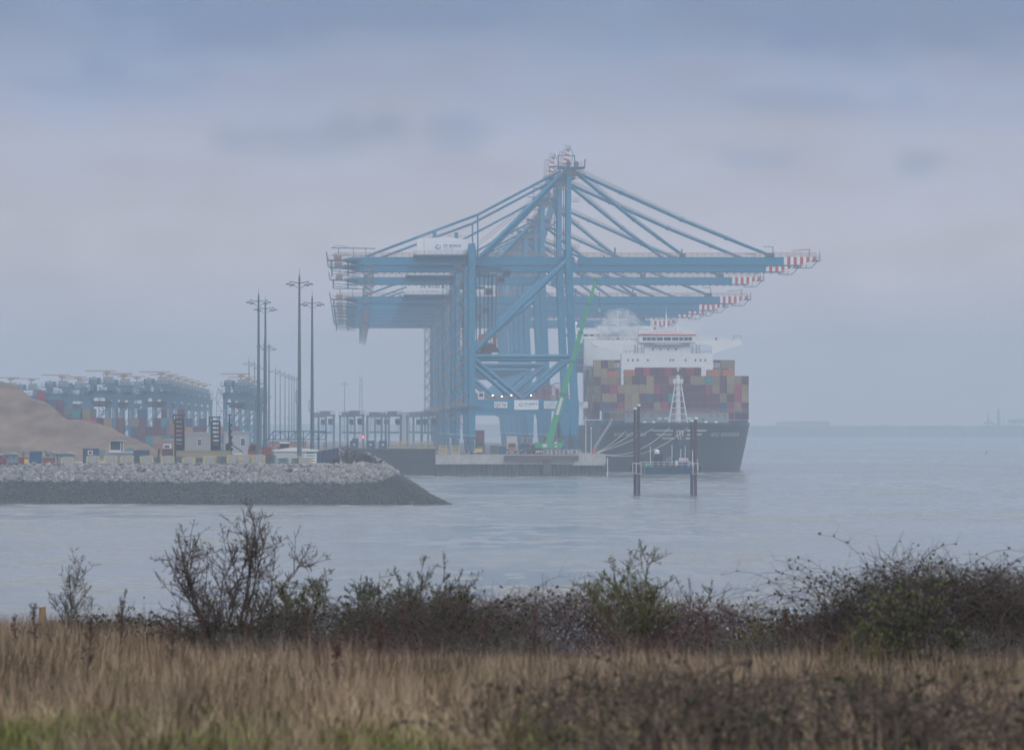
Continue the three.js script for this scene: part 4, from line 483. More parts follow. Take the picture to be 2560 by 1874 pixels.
// high light masts
function makeMast(label, h) {
  const t = thing('light_mast', label, 'light mast', 'high light masts of the terminal'); S().bar(V(0, 0, 0), V(0, h, 0), 0.5, 14, 0.2).build('pole', M.galv, t);
  S().bar(V(0, h, 0), V(0, h + 0.8, 0), 0.2, 8, 0.1).bar(V(0, h + 0.8, 0), V(0, h + 2.0, 0), 0.05, 5).build('lightning_rod', M.galv, t); const rg = S().add(new THREE.TorusGeometry(0.9, 0.09, 6, 16).rotateX(Math.PI / 2), 0, h - 0.9, 0); for (const s of [-1, 1]) { rg.beam(V(0, h - 1, 0), V(s * 2.0, h - 0.6, 0), 0.14, 0.14).beam(V(s * 0.3, h - 2, 0), V(s * 1.9, h - 0.65, 0), 0.1, 0.1); } rg.beam(V(0, h - 0.8, 0), V(0, h - 0.7, 1.8), 0.12, 0.12); const rgo = rg.build('head_frame', M.galv, t);
  for (const [x, z] of [[-2.3, 0], [2.3, 0], [-1.5, 0.9], [1.5, 0.9], [-1.5, -0.9], [1.5, -0.9]]) S().rbox(0.95, 0.28, 0.6, x, h - 1.15 - (Math.abs(x) > 2 ? 0 : 0.25), z, 0, 0, -Math.sign(x) * 0.12).build('lantern', M.craneDark, rgo);
  S().bar(V(-0.7, h * 0.33, 0.3), V(-0.7, h * 0.39, 0.3), 0.06, 5).bar(V(-0.55, h * 0.325, 0.2), V(-0.7, h * 0.34, 0.3), 0.06, 5).bar(V(-0.5, h * 0.395, 0.2), V(-0.7, h * 0.38, 0.3), 0.06, 5).build('climbing_cage', M.craneDark, t); S().box(-0.5, 0.5, 0, 1.5, 0.4, 1.0).build('control_box', M.steel, t); return t;
}
{
  const m0 = makeMast('tallest light mast, standing on the crest of the rock revetment', 37.6); let used = false;
  const masts = [[748, 690, 1648, 'tallest light mast, standing on the crest of the rock revetment'], [780, 728, 1830, 'light mast just behind the tallest one, slightly shorter'], [646, 733, 1800, 'tall light mast with a crossarm, right of the dark drill mast'], [663, 750, 1912, 'tall light mast partly overlapping the one with the crossarm'], [660, 843, 2790, 'light mast showing its head between the two tall pair masts'], [672, 852, 2890, 'light mast head just under a lamp crossarm of the nearer pair'], [622, 898, 3560, 'far light mast with a crowded head over the stacking cranes'], [636, 904, 3680, 'far light mast with a crowded head, a little lower'], [648, 912, 3850, 'far light mast hidden half behind the tall pair'], [688, 918, 4060, 'first of the far receding row of light masts']];
  [[700, 924], [712, 929], [722, 933], [729, 936], [735, 939], [741, 942]].forEach(([px, py], k) => masts.push([px, py, 29.6 * 20280 / (1066 - py), `${ordinals[k + 1]} of the far receding row of light masts`])); masts.push([861, 952, 5260, 'lone light mast standing between the tall masts and the cranes']);
  for (const [px, py, d, label] of masts) { const base = d < 1700 ? REV_H : 6.6, p = V(gx(px, d), base, -d); if (!used) { used = true; m0.position.copy(p); } else copyOf(m0, label, p.x, p.y, p.z, (px * 37 % 10) * 0.02); }
  { const dirs = [[-0.5, 3.4]]; }
}
// straddle carriers
function makeStraddle(label) {
  const t = thing('straddle_carrier', label, 'straddle carrier', 'straddle carriers behind the quay'), C = mat(0.11, 0.17, 0.22, 0.55), H = 12.6;
  for (const x of [-2.9, 2.9]) { for (const z of [0, -8.5]) S().box(x - 0.42, x + 0.42, 1.2, H, z - 0.5, z + 0.5).build('leg', C, t); const b = S().box(x - 0.5, x + 0.5, 0.9, 1.8, -9.8, 1.3).build('wheel_beam', C, t); for (let k = 0; k < 4; k++) S().wheel(x, 0.72, 0.6 - k * 3.2, 0.72, 0.5, 'x', 12).build('wheel', M.tyre, b); S().box(x - 0.55, x + 0.55, H, H + 1, -9.6, 1.2).build('top_beam', C, t); }
  const tf = S().box(-2.34, 2.34, H + 0.1, H + 0.9, -1, 0.4).box(-2.34, 2.34, H + 0.1, H + 0.9, -9, -8).build('cross_beam', C, t); S().box(-2.2, 1.6, H + 0.95, H + 2.1, -7, -2).build('engine_house', M.craneDark, t); S().rail([V(-3.3, H + 1, 1.1), V(3.3, H + 1, 1.1)], 1.2, 0.07, 1.1).build('railing', M.rail, t);
  const cb = S().prism([[0.7, 11.9], [2.45, 11.9], [2.45, 9.6], [1.1, 9.6], [0.7, 10.2]], 0.4, 2.2).build('operator_cab', M.navy, t); S().box(0.9, 2.3, 10.4, 11.5, 2.22, 2.26).build('cab_window', M.glass, cb); for (const x of [0.4, 1.8]) S().rbox(0.7, 0.3, 0.15, x, H - 0.1, 1.25).build('work_light', M.white, t);
  S().box(-2.2, 2.2, 6.3, 6.9, -10, 1.6).bar(V(-1.8, 6.9, 0), V(-1.8, H, 0), 0.08, 4).bar(V(1.8, 6.9, 0), V(1.8, H, 0), 0.08, 4).build('spreader', M.craneDark, t); return t;
}
{
  const s0 = makeStraddle(''); let used = false; const list = [[815, 3080, 'straddle carrier seen right of the tallest light mast'], [797, 3400, 'straddle carrier half hidden behind the tallest light mast'], [868, 3250, 'straddle carrier with its near leg below the lone light mast'], [888, 3010, 'straddle carrier carrying a maroon container, with a red lamp'], [936, 3300, 'straddle carrier at the left of the middle cluster'], [955, 3420, 'straddle carrier in the middle of the cluster, deeper back'], [983, 3120, 'straddle carrier with a lit cab at the right of the middle cluster'], [1036, 3340, 'straddle carrier just behind the rightmost one'], [1074, 3010, 'rightmost straddle carrier beside the crane stair towers'], [1052, 3200, 'straddle carrier between the rightmost one and its neighbour']];
  for (const [px, d, label] of list) { const p = V(gx(px, d), 6.6, -d); if (!used) { used = true; s0.position.copy(p); s0.userData.label = label; s0.rotation.y = TURN; } else copyOf(s0, label, p.x, p.y, p.z, TURN); }
  placeBox('M', box20, V(gx(888, 3008), 8.6, -3006), TURN, 'maroon container held under the straddle carrier with the red lamp', undefined, yardRnd); const lp = S().rbox(0.5, 0.9, 0.3, 0, 0, 0).build('signal_lamp', M.lampRed); lp.position.set(gx(907.5, 3005), gy(1092, 3005), -3004); tag(lp, 'small glowing red signal lamp beside the maroon container', 'lamp'); const ps = S().bar(V(0, 6.6, 0), V(0, gy(1096, 3005), 0), 0.08, 6).build('post', M.steel, undefined); ps.position.set(lp.position.x, 0, lp.position.z); ps.name = 'signal_post'; tag(ps, 'thin post carrying the red signal lamp', 'post');
  // three blue container ends and yellow cage pallets along the wall
  [880, 921, 952].forEach((px, i) => { const o = placeBox('B', boxGeo(2.7, 2.9, 6), V(gx(px + 5, 2690), 6.62 + 1.3, -2690), TURN, `blue container end standing on the wall top, ${ordinals[i]} from the revetment`, 'blue container ends on the wall', yardRnd); const e = S().rbox(0.7, 0.7, 0.04, 0, 1.6, 0.01, 0, 0, Math.PI / 4).build('emblem', M.offwhite, o); });
  const cage = (label, x, y, z) => { const t = thing('steel_cage', label, 'cage', 'yellow steel cages along the quay edge', x, y, z, TURN), f = S(); for (const a of [-1.25, 1.25]) for (const b of [-1.2, 1.2]) f.box(a - 0.11, a + 0.11, 0, 2.5, b - 0.11, b + 0.11); f.box(-1.36, 1.36, 2.5, 2.75, -1.3, 1.3).box(-1.36, 1.36, 0, 0.2, -1.3, 1.3); f.build('frame', M.yellow, t); for (let k = 0; k < 3; k++) S().box(-1.14, 1.14, 0.5 + k * 0.6, 0.8 + k * 0.6, -1.1, 1.18).build('slat', k === 1 ? M.steel : M.yellow, t); return t; };
  [[983, 2680], [1013, 2672], [1043, 2664], [1073, 2656], [1107, 2596], [1139, 2594], [1058, 2700], [998, 2710]].forEach(([px, d], i) => { const p = V(gx(px, d), d < 2600 ? QUAY_Y : 7.9, -d); cage(`yellow steel cage on the quay side, ${ordinals[i]} of the eight`, p.x, p.y, p.z); });
  taken.steel_cage; }
// low sheds and office buildings of the terminal
function shed(name, label, px, d, w, h, l, wall, roof, windows = 0, y = 6.6) { const t = rowThing(name, label, 'building', undefined, px, d, y); S().box(0, w, 0, h, -l, 0).build('wall', wall, t); S().prism([[-0.3, h + 0.002], [w + 0.3, h + 0.002], [w + 0.3, h + 0.25], [w / 2, h + 0.25 + w * 0.035], [-0.3, h + 0.25]], -l - 0.3, 0.3).build('roof', roof, t); for (let k = 0; k < windows; k++) { const x = (k + 0.5) * w / windows; const f = S().box(x - 0.75, x + 0.75, h * 0.4, h * 0.78, 0.004, 0.06).build('window_frame', M.offwhite, t); S().box(x - 0.62, x + 0.62, h * 0.43, h * 0.75, 0.062, 0.08).build('pane', M.glass, f); } return t; }
{
  const cream = mat(0.3, 0.28, 0.26, 0.8), pink = mat(0.3, 0.17, 0.14, 0.8), grey = mat(0.33, 0.35, 0.36, 0.7);
  shed('office_building', 'pale office block behind the two dark ladder masts', 462, 2560, 9.2, 6.6, 12, cream, grey, 1); shed('office_building', 'low pale building left of the office block', 404, 2540, 6, 4.6, 10, pink, grey, 0); shed('warehouse', 'low salmon-coloured shed inside the lattice frame', 672, 2300, 10.6, 4.6, 14, pink, grey, 0); shed('warehouse', 'long low pale shed at the left behind the container rows', 370, 2700, 9, 3.6, 10, cream, cream, 0); shed('office_building', 'pale cabin block between the drill mast and the pair of light masts', 560, 2480, 7.6, 7, 8, grey, grey, 2);
}
// ---------------------------------------------------------------- works site on the crest of the revetment
{
  const Y = REV_H + 0.01, D = 1652, PM = FOCAL / D, m = (px) => gx(px, D), hh = (py) => gy(py, D);
  const blueBox = mat(0.025, 0.085, 0.165, 0.65), redBox = mat(0.2, 0.05, 0.055, 0.7), slate = mat(0.16, 0.2, 0.24, 0.7), navyBox = mat(0.03, 0.065, 0.13, 0.65), khaki = mat(0.25, 0.23, 0.15, 0.8);
  const siteBox = (name, label, cat, x0, x1, top, bottom, material, depth, d, group) => { const dd = d ?? D, a = gx(x0, dd), b = gx(x1, dd), t = thing(name, label, cat, group, a, 0, -dd), w = b - a, y1 = gy(top, dd), y0 = Math.min(Y, y1 - 0.5); S().box(0.05, w - 0.05, y0 + 0.06, y1 - 0.05, -depth, -0.04).build('panel', material, t); const f = S(); for (const x of [0, w - 0.14]) f.box(x, x + 0.14, y0, y1, -0.1, 0.02); f.box(0.141, w - 0.141, y1 - 0.14, y1, -0.1, 0.02).box(0.141, w - 0.141, y0, y0 + 0.14, -0.1, 0.02); f.build('frame', material, t); return [t, w, y0, y1]; };
  siteBox('site_container', 'red site container at the left frame edge on the crest', 'container', -18, 14, 1143, 1161, redBox, 2.4); siteBox('site_container', 'grey-blue site container between two red ones', 'container', 16, 43, 1144, 1161, slate, 2.4); { const [t, w, y0, y1] = siteBox('site_container', 'red site container with a tan pallet leaning on it', 'container', 45, 71, 1143, 1161, redBox, 2.4); S().box(1.2, 2.1, y0, y0 + 0.9, 0.05, 0.15).build('pallet', M.yellow, t); } siteBox('site_container', 'tall bright blue site container under a canopy beam', 'container', 73, 103, 1129, 1161, blueBox, 2.4); siteBox('site_container', 'red site container right of the tall blue one', 'container', 105, 136, 1144, 1161, redBox, 2.4);
  { const t = thing('canopy', 'long flat canopy beam over the tall blue container', 'canopy', undefined, m(50), 0, -D - 4), w = 65 / PM; S().box(0, w, hh(1130), hh(1127), -2, 0).build('beam', slate, t); for (const x of [0.2, w * 0.5, w - 0.4]) S().box(x, x + 0.2, Y, hh(1130), -1.2, -1).build('post', slate, t); S().box(0, w * 0.48, hh(1127), hh(1124.5), -1.9, -0.1).build('roof_sheet', M.steel, t); S().box(w * 0.52, w, hh(1127), hh(1124.8), -1.9, -0.1).build('roof_sheet', M.steel, t); }
  const hut = (label, x0, x1, eave, ridge, material) => { const d = D + 9, a = gx(x0, d), w = gx(x1, d) - a, t = thing('site_shed', label, 'shed', 'low grey sheds on the crest', a, 0, -d); S().box(0, w, Y, gy(eave, d), -4, 0).build('wall', material, t); S().prism([[-0.3, gy(eave, d)], [w + 0.3, gy(eave, d)], [w * 0.62, gy(ridge, d)], [w * 0.3, gy(ridge, d)]], -4.3, 0.3).build('roof', M.steel, t); S().box(w * 0.2, w * 0.32, gy(eave + 8, d), gy(eave + 4, d), 0.01, 0.05).build('window', M.glass, t); S().box(w * 0.7, w * 0.8, gy(eave + 8, d), gy(eave + 4, d), 0.01, 0.05).build('window', M.glass, t); };
  hut('small grey pitched shed left of the canopy beam', 8, 42, 1136, 1130, slate); hut('grey shed with a pale roof strip right of the canopy', 112, 141, 1133, 1128, M.steel); hut('wide grey shed behind the first stack of bags', 143, 184, 1135, 1129, slate); hut('small shed at the left frame edge with a low roof', -30, 8, 1138, 1133, slate);
  { const [t, w, y0, y1] = siteBox('site_cabin', 'dark blue site cabin with one white-framed window', 'cabin', 206, 246, 1121, 1161, navyBox, 3); S().box(1.05, 2.0, gy(1136.5, D), gy(1126, D), 0.03, 0.08).build('window_frame', M.white, t); S().box(1.2, 1.85, gy(1135, D), gy(1127.5, D), 0.082, 0.1).build('pane', M.glass, t); S().box(w + 0.02, w + 1.3, y0 + 1, y1 - 0.2, -3, -0.4).build('lean_to', slate, t); }
  siteBox('site_container', 'blue-grey container behind the bag stacks, right of the lookout hut', 'container', 333, 373, 1125, 1160, navyBox, 2.4, D + 6);
  { const d = D + 14, t = thing('lookout_hut', 'glazed lookout hut with a curved roof before the spoil heap', 'hut', undefined, gx(273, d), 0, -d), w = gx(308, d) - gx(273, d), g0 = gy(1130, d), g1 = gy(1103, d); S().box(0, w, Y - 1.4, g0, -3, 0).build('base', slate, t); for (const x of [0, w * 0.78, w - 0.16]) S().box(x, x + 0.16, g0, g1, -0.16, 0).build('post', M.offwhite, t); S().box(0.17, w * 0.78 - 0.01, g0 + 0.5, g1 - 0.2, -0.12, -0.06).build('window', M.glass, t); S().box(w * 0.78 + 0.17, w - 0.17, g0 + 0.3, g1 - 0.2, -0.12, -0.06).build('window', M.glass, t); S().box(0.17, w * 0.78 - 0.01, g0, g0 + 0.45, -0.1, -0.02).build('sill_panel', M.offwhite, t); S().box(0.1, w - 0.1, g0, g1, -3, -2.8).build('back_wall', slate, t); const rf = []; for (let k = 0; k <= 10; k++) rf.push([-0.5 + (w + 1) * k / 10, g1 + 0.05 + Math.sin(k / 10 * Math.PI) * 0.35]); rf.push([w + 0.5, g1], [-0.5, g1]); S().prism(rf.reverse(), -3.3, 0.4).build('roof', M.steel, t);
    const wl = thing('site_wall', 'low pale wall with a sloping end beside the lookout hut', 'wall', undefined, gx(270, d - 3), 0, -(d - 3)); S().prism([[0, Y - 1], [5.2, Y - 1], [5.2, gy(1119, d)], [4.0, gy(1117, d)], [3.2, gy(1131, d)], [0, gy(1131, d)]], -0.4, 0).build('wall', slate, wl); S().box(0, 5.2, gy(1131, d) + 0.002, gy(1130, d) + 0.08, -0.5, 0.1).build('coping', M.offwhite, wl); }
  siteBox('tarpaulin_container', 'long khaki container behind the bag stacks, below the ladder masts', 'container', 440, 576, 1126, 1160, khaki, 2.5, D + 8);
  // dark ladder-like masts of container handlers
  for (const [x0, x1, top, lab, red] of [[435, 460, 1037, 'dark ladder-like lifting mast, left of the two', 0], [526, 551, 1042, 'dark ladder-like lifting mast with a red cab at its foot', 1]]) {
    const d = D + 22, a = gx(x0, d), w = gx(x1, d) - a, y1 = gy(top, d), y0 = gy(1127, d), t = thing('lifting_mast', lab, 'mast', 'container handler masts', a, 0, -d); for (const x of [0, w - 0.42]) S().box(x, x + 0.42, Y - 1.4, y1 - 0.9, -0.5, 0).build('upright', M.black, t); for (let k = 0; k < 8; k++) { const y = lerp(y0, y1 - 0.9, k / 7.0); S().box(0.43, w - 0.43, y - 0.26, y + 0.2, -0.4, -0.05).build('rung', M.black, t); } S().box(0.2, 0.42, y1 - 0.9, y1, -0.4, -0.1).box(w - 0.42, w - 0.2, y1 - 0.9, y1, -0.4, -0.1).build('horn', M.black, t); S().box(-0.15, w + 0.15, y1 - 0.15, y1 + 0.08, -0.45, 0.02).build('head', M.black, t); S().box(-0.35, -0.12, y1 - 1.8, y1 + 0.1, -0.3, -0.1).build('side_bar', M.black, t);
    const c = S().box(0.35, w - 0.35, Y - 1, y0 + 1.4, -2.6, -0.55).build('cab', red ? redBox : M.black, t); S().box(0.6, w - 0.6, y0 + 0.3, y0 + 1.2, -0.54, -0.5).build('cab_window', M.glass, c); S().wheel(0.4, Y + 0.1, -1.5, 0.9, 0.5, 'x', 14).wheel(w - 0.4, Y + 0.1, -1.5, 0.9, 0.5, 'x', 14).build('wheels', M.tyre, t); }
  { const d = D + 16, a = gx(574, d), y1 = gy(1038, d), t = thing('drill_rig', 'dark drill mast with a wavy back and a slanting strut', 'drill rig', undefined, a, 0, -d); S().prism([[-0.35, Y - 1], [0.45, Y - 1], [0.1, y1], [-0.25, y1]], -0.4, 0.1).build('mast', M.black, t); for (let k = 0; k < 6; k++) S().add(new THREE.SphereGeometry(0.32, 8, 6), 0.42 - k * 0.04, lerp(Y + 1.6, y1 - 2, k / 5), -0.1).build('hose_loop', M.black, t); S().box(-0.35, 0.4, y1, y1 + 0.25, -0.5, 0.2).build('crown', M.black, t); S().beam(V(0.5, gy(1112, d), 0), V(2.6, gy(1129, d), 0), 0.25, 0.25).build('strut', M.black, t); S().box(-0.9, 0.0, Y, gy(1108, d), -1.4, -0.45).build('power_pack', M.black, t); S().box(-1.3, 2.6, Y - 1, Y + 0.9, -2.6, -0.45).build('crawler', M.black, t); }
  { const d = D + 12, put = (name, lab, cat, x0, x1, y0, y1, c, extra) => { const a = gx(x0, d), w = gx(x1, d) - a, t = thing(name, lab, cat, undefined, a, 0, -d); extra(t, w, gy(y0, d), gy(y1, d), c); return t; };
    put('white_van', 'small white van parked right of the drill rig', 'van', 584, 605, 1127, 1140, M.white, (t, w, y1, y0, c) => { S().prism([[0, Y + 0.35], [w, Y + 0.35], [w, Y + 1.1], [w * 0.88, Y + 1.95], [0, Y + 1.95]], -1.9, 0).build('body', c, t); S().prism([[w * 0.62, Y + 1.2], [w * 0.92, Y + 1.2], [w * 0.85, Y + 1.8], [w * 0.62, Y + 1.8]], 0.001, 0.03).build('window', M.glass, t); S().box(w * 0.1, w * 0.55, Y + 1.2, Y + 1.8, 0.001, 0.03).build('window', M.glass, t); for (const x of [w * 0.2, w * 0.8]) S().wheel(x, Y + 0.35, -0.1, 0.35, 0.25, 'z', 14).build('wheel', M.tyre, t); });
    put('excavator', 'red machine cab rising behind the bag stacks', 'excavator', 619, 640, 1109, 1140, redBox, (t, w, y1, y0, c) => { const b = S().prism([[0, Y + 1.6], [w, Y + 1.6], [w, y1], [w * 0.24, y1], [0, y1 - 1.2]], -1.5, 0).build('cab', c, t); S().prism([[w * 0.22, Y + 2.5], [w * 0.86, Y + 2.5], [w * 0.86, y1 - 0.3], [w * 0.36, y1 - 0.3]], 0.01, 0.05).build('cab_window', M.glass, b); S().box(-0.8, w + 0.9, Y + 0.7, Y + 1.58, -2.2, 0.3).build('machine_deck', M.craneDark, t); S().box(-0.9, w + 1, Y, Y + 0.68, -2.4, 0.4).build('crawler_track', M.tyre, t); });
    put('site_container', 'maroon container right of the red machine cab', 'container', 653, 678, 1117, 1127, redBox, (t, w, y1, y0, c) => { S().box(0, w, Y, y1, -2.4, 0).build('panel', c, t); for (let k = 0; k < 3; k++) S().box(k * w / 3, k * w / 3 + 0.08, Y, y1, 0.002, 0.05).build('rib', c, t); });
    put('site_shed', 'long pale grey shed right of the pair of light masts', 'shed', 684, 792, 1122, 1160, M.steel, (t, w, y1, y0, c) => { S().box(0, w, Y, y1 - 0.5, -5, 0).build('wall', mat(0.42, 0.45, 0.47, 0.7), t); S().prism([[-0.2, y1 - 0.5], [w + 0.2, y1 - 0.5], [w + 0.2, y1 - 0.2], [w * 0.4, y1 + 0.3], [-0.2, y1 - 0.2]], -5.2, 0.3).build('roof', M.offwhite, t); S().box(w * 0.72, w * 0.97, Y, y1 - 1.0, 0.01, 0.06).build('open_rack', M.white, t); for (let k = 0; k < 4; k++) S().box(w * 0.74, w * 0.95, Y + 0.3 + k * 0.55, Y + 0.55 + k * 0.55, 0.062, 0.1).build('shelf', M.craneDark, t); });
    put('excavator', 'dark digger with a pale roof standing above the long shed', 'excavator', 697, 724, 1105, 1122, M.black, (t, w, y1, y0, c) => { S().box(0.1, w - 0.1, y1 - 0.25, y1, -1.8, 0).build('roof', M.white, t); for (const x of [0.15, w - 0.3]) S().box(x, x + 0.14, y0, y1 - 0.26, -0.2, 0).build('post', c, t); S().box(0.3, w - 0.3, y0 + 0.25, y1 - 0.3, -1.5, -0.3).build('cab', M.glass, t); S().box(-0.4, w, Y, y0 + 0.3, -6.8, -5.3).build('body', c, t); });
    put('site_wall', 'dark blue hoarding panels stepping up beside the tilted ladder', 'wall', 792, 846, 1122, 1158, navyBox, (t, w, y1, y0, c) => { for (let k = 0; k < 6; k++) S().box(k * w / 6 + 0.01, (k + 1) * w / 6 - 0.01, Y - 0.5, y1 - 0.5 + k * 0.14, -0.12 - k * 0.4, -k * 0.4).build('panel', c, t); });
    put('ladder', 'thin dark ladder leaning over near the bushes at the crest end', 'ladder', 808, 820, 1104, 1152, M.rust, (t, w, y1, y0, c) => { S().beam(V(0, y1 - 0.2, 0), V(0.35, Y, 0), 0.08, 0.1).build('stile', c, t); S().beam(V(0.55, y1 + 0.1, 0), V(0.95, Y - 0.2, 0), 0.08, 0.1).build('stile', c, t); for (let k = 0; k < 9; k++) S().beam(V(0.04 + k * 0.04, y1 - 0.3 - k * 0.4, 0), V(0.58 + k * 0.04, y1 - 0.2 - k * 0.4, 0), 0.05, 0.05).build('rung', c, t); });
    put('site_cabin', 'dark machine with a pale cab left of the ladder masts', 'excavator', 402, 434, 1110, 1160, M.black, (t, w, y1, y0, c) => { S().box(0.5, w - 0.6, y1 - 0.9, y1, -2, 0).build('cab', M.offwhite, t); S().box(0.7, w - 0.9, y1 - 0.75, y1 - 0.25, 0.01, 0.05).build('window', M.glass, t); S().prism([[0, Y], [w, Y], [w - 0.3, y1 - 0.92], [0.3, y1 - 0.92]], -2.2, 0).build('body', M.rust, t); S().bar(V(-0.7, Y, 0), V(-0.4, gy(1122, d), 0), 0.2, 6).build('arm', M.black, t); });
  }
  { // lattice gantry behind the light masts
    const d = 1760, a = gx(650, d), b = gx(815, d), y1 = gy(1078, d), y0 = gy(1098, d), t = thing('lattice_gantry', 'thin lattice gantry spanning behind the tallest light mast', 'gantry', undefined, a, 0, -d), w = b - a, q = 2.8; S().bar(V(q, y1, 0), V(w, y1, 0), 0.13, 5).bar(V(0.6, y0, 0), V(w, y0, 0), 0.1, 5).build('chord', M.craneDark, t); for (let k = 0; k < 8; k++) { const x = q + k * (w - q) / 7; S().bar(V(x, k % 2 ? y1 : 6.6, 0), V(x, k % 2 ? y0 : y1, 0), 0.1, 5).build('post', M.craneDark, t); if (k < 7) S().bar(V(x, k % 2 ? y1 : y0, 0), V(x + (w - q) / 7, k % 2 ? y0 : y1, 0), 0.07, 5).build('diagonal', M.craneDark, t); } S().bar(V(-1.6, 6.6 + 1.6, 0), V(q, y1, 0), 0.09, 5).build('diagonal', M.craneDark, t); }
  // stacks of filled bags: bundles with yellow ends and blue-black bundles alternating
  const bagTan = mat(0.34, 0.34, 0.33, 0.9), bagDark = mat(0.055, 0.095, 0.12, 0.9), bagEdge = mat(0.50, 0.41, 0.20, 0.85), rnd = seeded(31);
  const layer = (w, h, l) => { const g = new THREE.BoxGeometry(w, h, l, 8, 3, 2), p = g.attributes.position; for (let i = 0; i < p.count; i++) { const x = p.getX(i), y = p.getY(i), e = Math.pow(Math.abs(x) / (w / 2), 3); p.setY(i, y * (1 - 0.55 * e) + 0.06 * Math.sin(x * 3.1) * h * 2); p.setX(i, x * (1 + 0.05 * (1 - Math.abs(y) / (h / 2)))); } g.computeVertexNormals(); return g; };
  const lw = layer(2.2, 0.3, 1.6), le = layer(0.46, 0.27, 1.62), ld = layer(2.3, 0.25, 1.5);
  const xs = [168, 231, 275, 317, 342, 366, 391, 419, 446, 471, 498, 524, 556, 584, 614, 646, 676, 708, 742, 764], light = [1, 1, 1, 1, 0, 1, 0, 1, 0, 1, 0, 1, 0, 1, 1, 1, 0, 0, 0, 1], tops = [4, 5, 5, 5, 4, 5, 4, 5, 5, 4, 4, 5, 5, 6, 6, 6, 6, 4, 4, 4];
  xs.forEach((px, i) => { const d = crestD(gx(px, 1630)) + (light[i] ? 0.9 : 1.8), t = thing('bag_stack', `${light[i] ? 'grey stack of bags with yellow ends' : 'dark blue stack of flat bags'} on the crest, ${ordinals[i]} from the left`, 'bag stack', 'stacks of bags along the crest', gx(px, d), Y + 0.02, -d, (rnd() - 0.5) * 0.12); for (let k = 0; k < tops[i]; k++) { const y = 0.16 + k * 0.29, j = (rnd() - 0.5) * 0.16; const b = putMesh('bag_layer', light[i] ? lw : ld, light[i] ? bagTan : bagDark, t); b.position.set(j, y, 0); b.rotation.z = (rnd() - 0.5) * 0.05; if (light[i]) for (const s of [-1, 1]) { const e = putMesh('bag_end', le, bagEdge, t); e.position.set(j + s * 1.16, y - 0.02, 0.06); e.rotation.z = s * -0.16 + (rnd() - 0.5) * 0.08; } } if (light[i]) { const b = putMesh('top_bag', lw, mat(0.42, 0.38, 0.26, 0.9), t); b.scale.set(1.05, 0.4, 1); b.position.set(0, 0.16 + tops[i] * 0.29 - 0.06, 0); } });
}
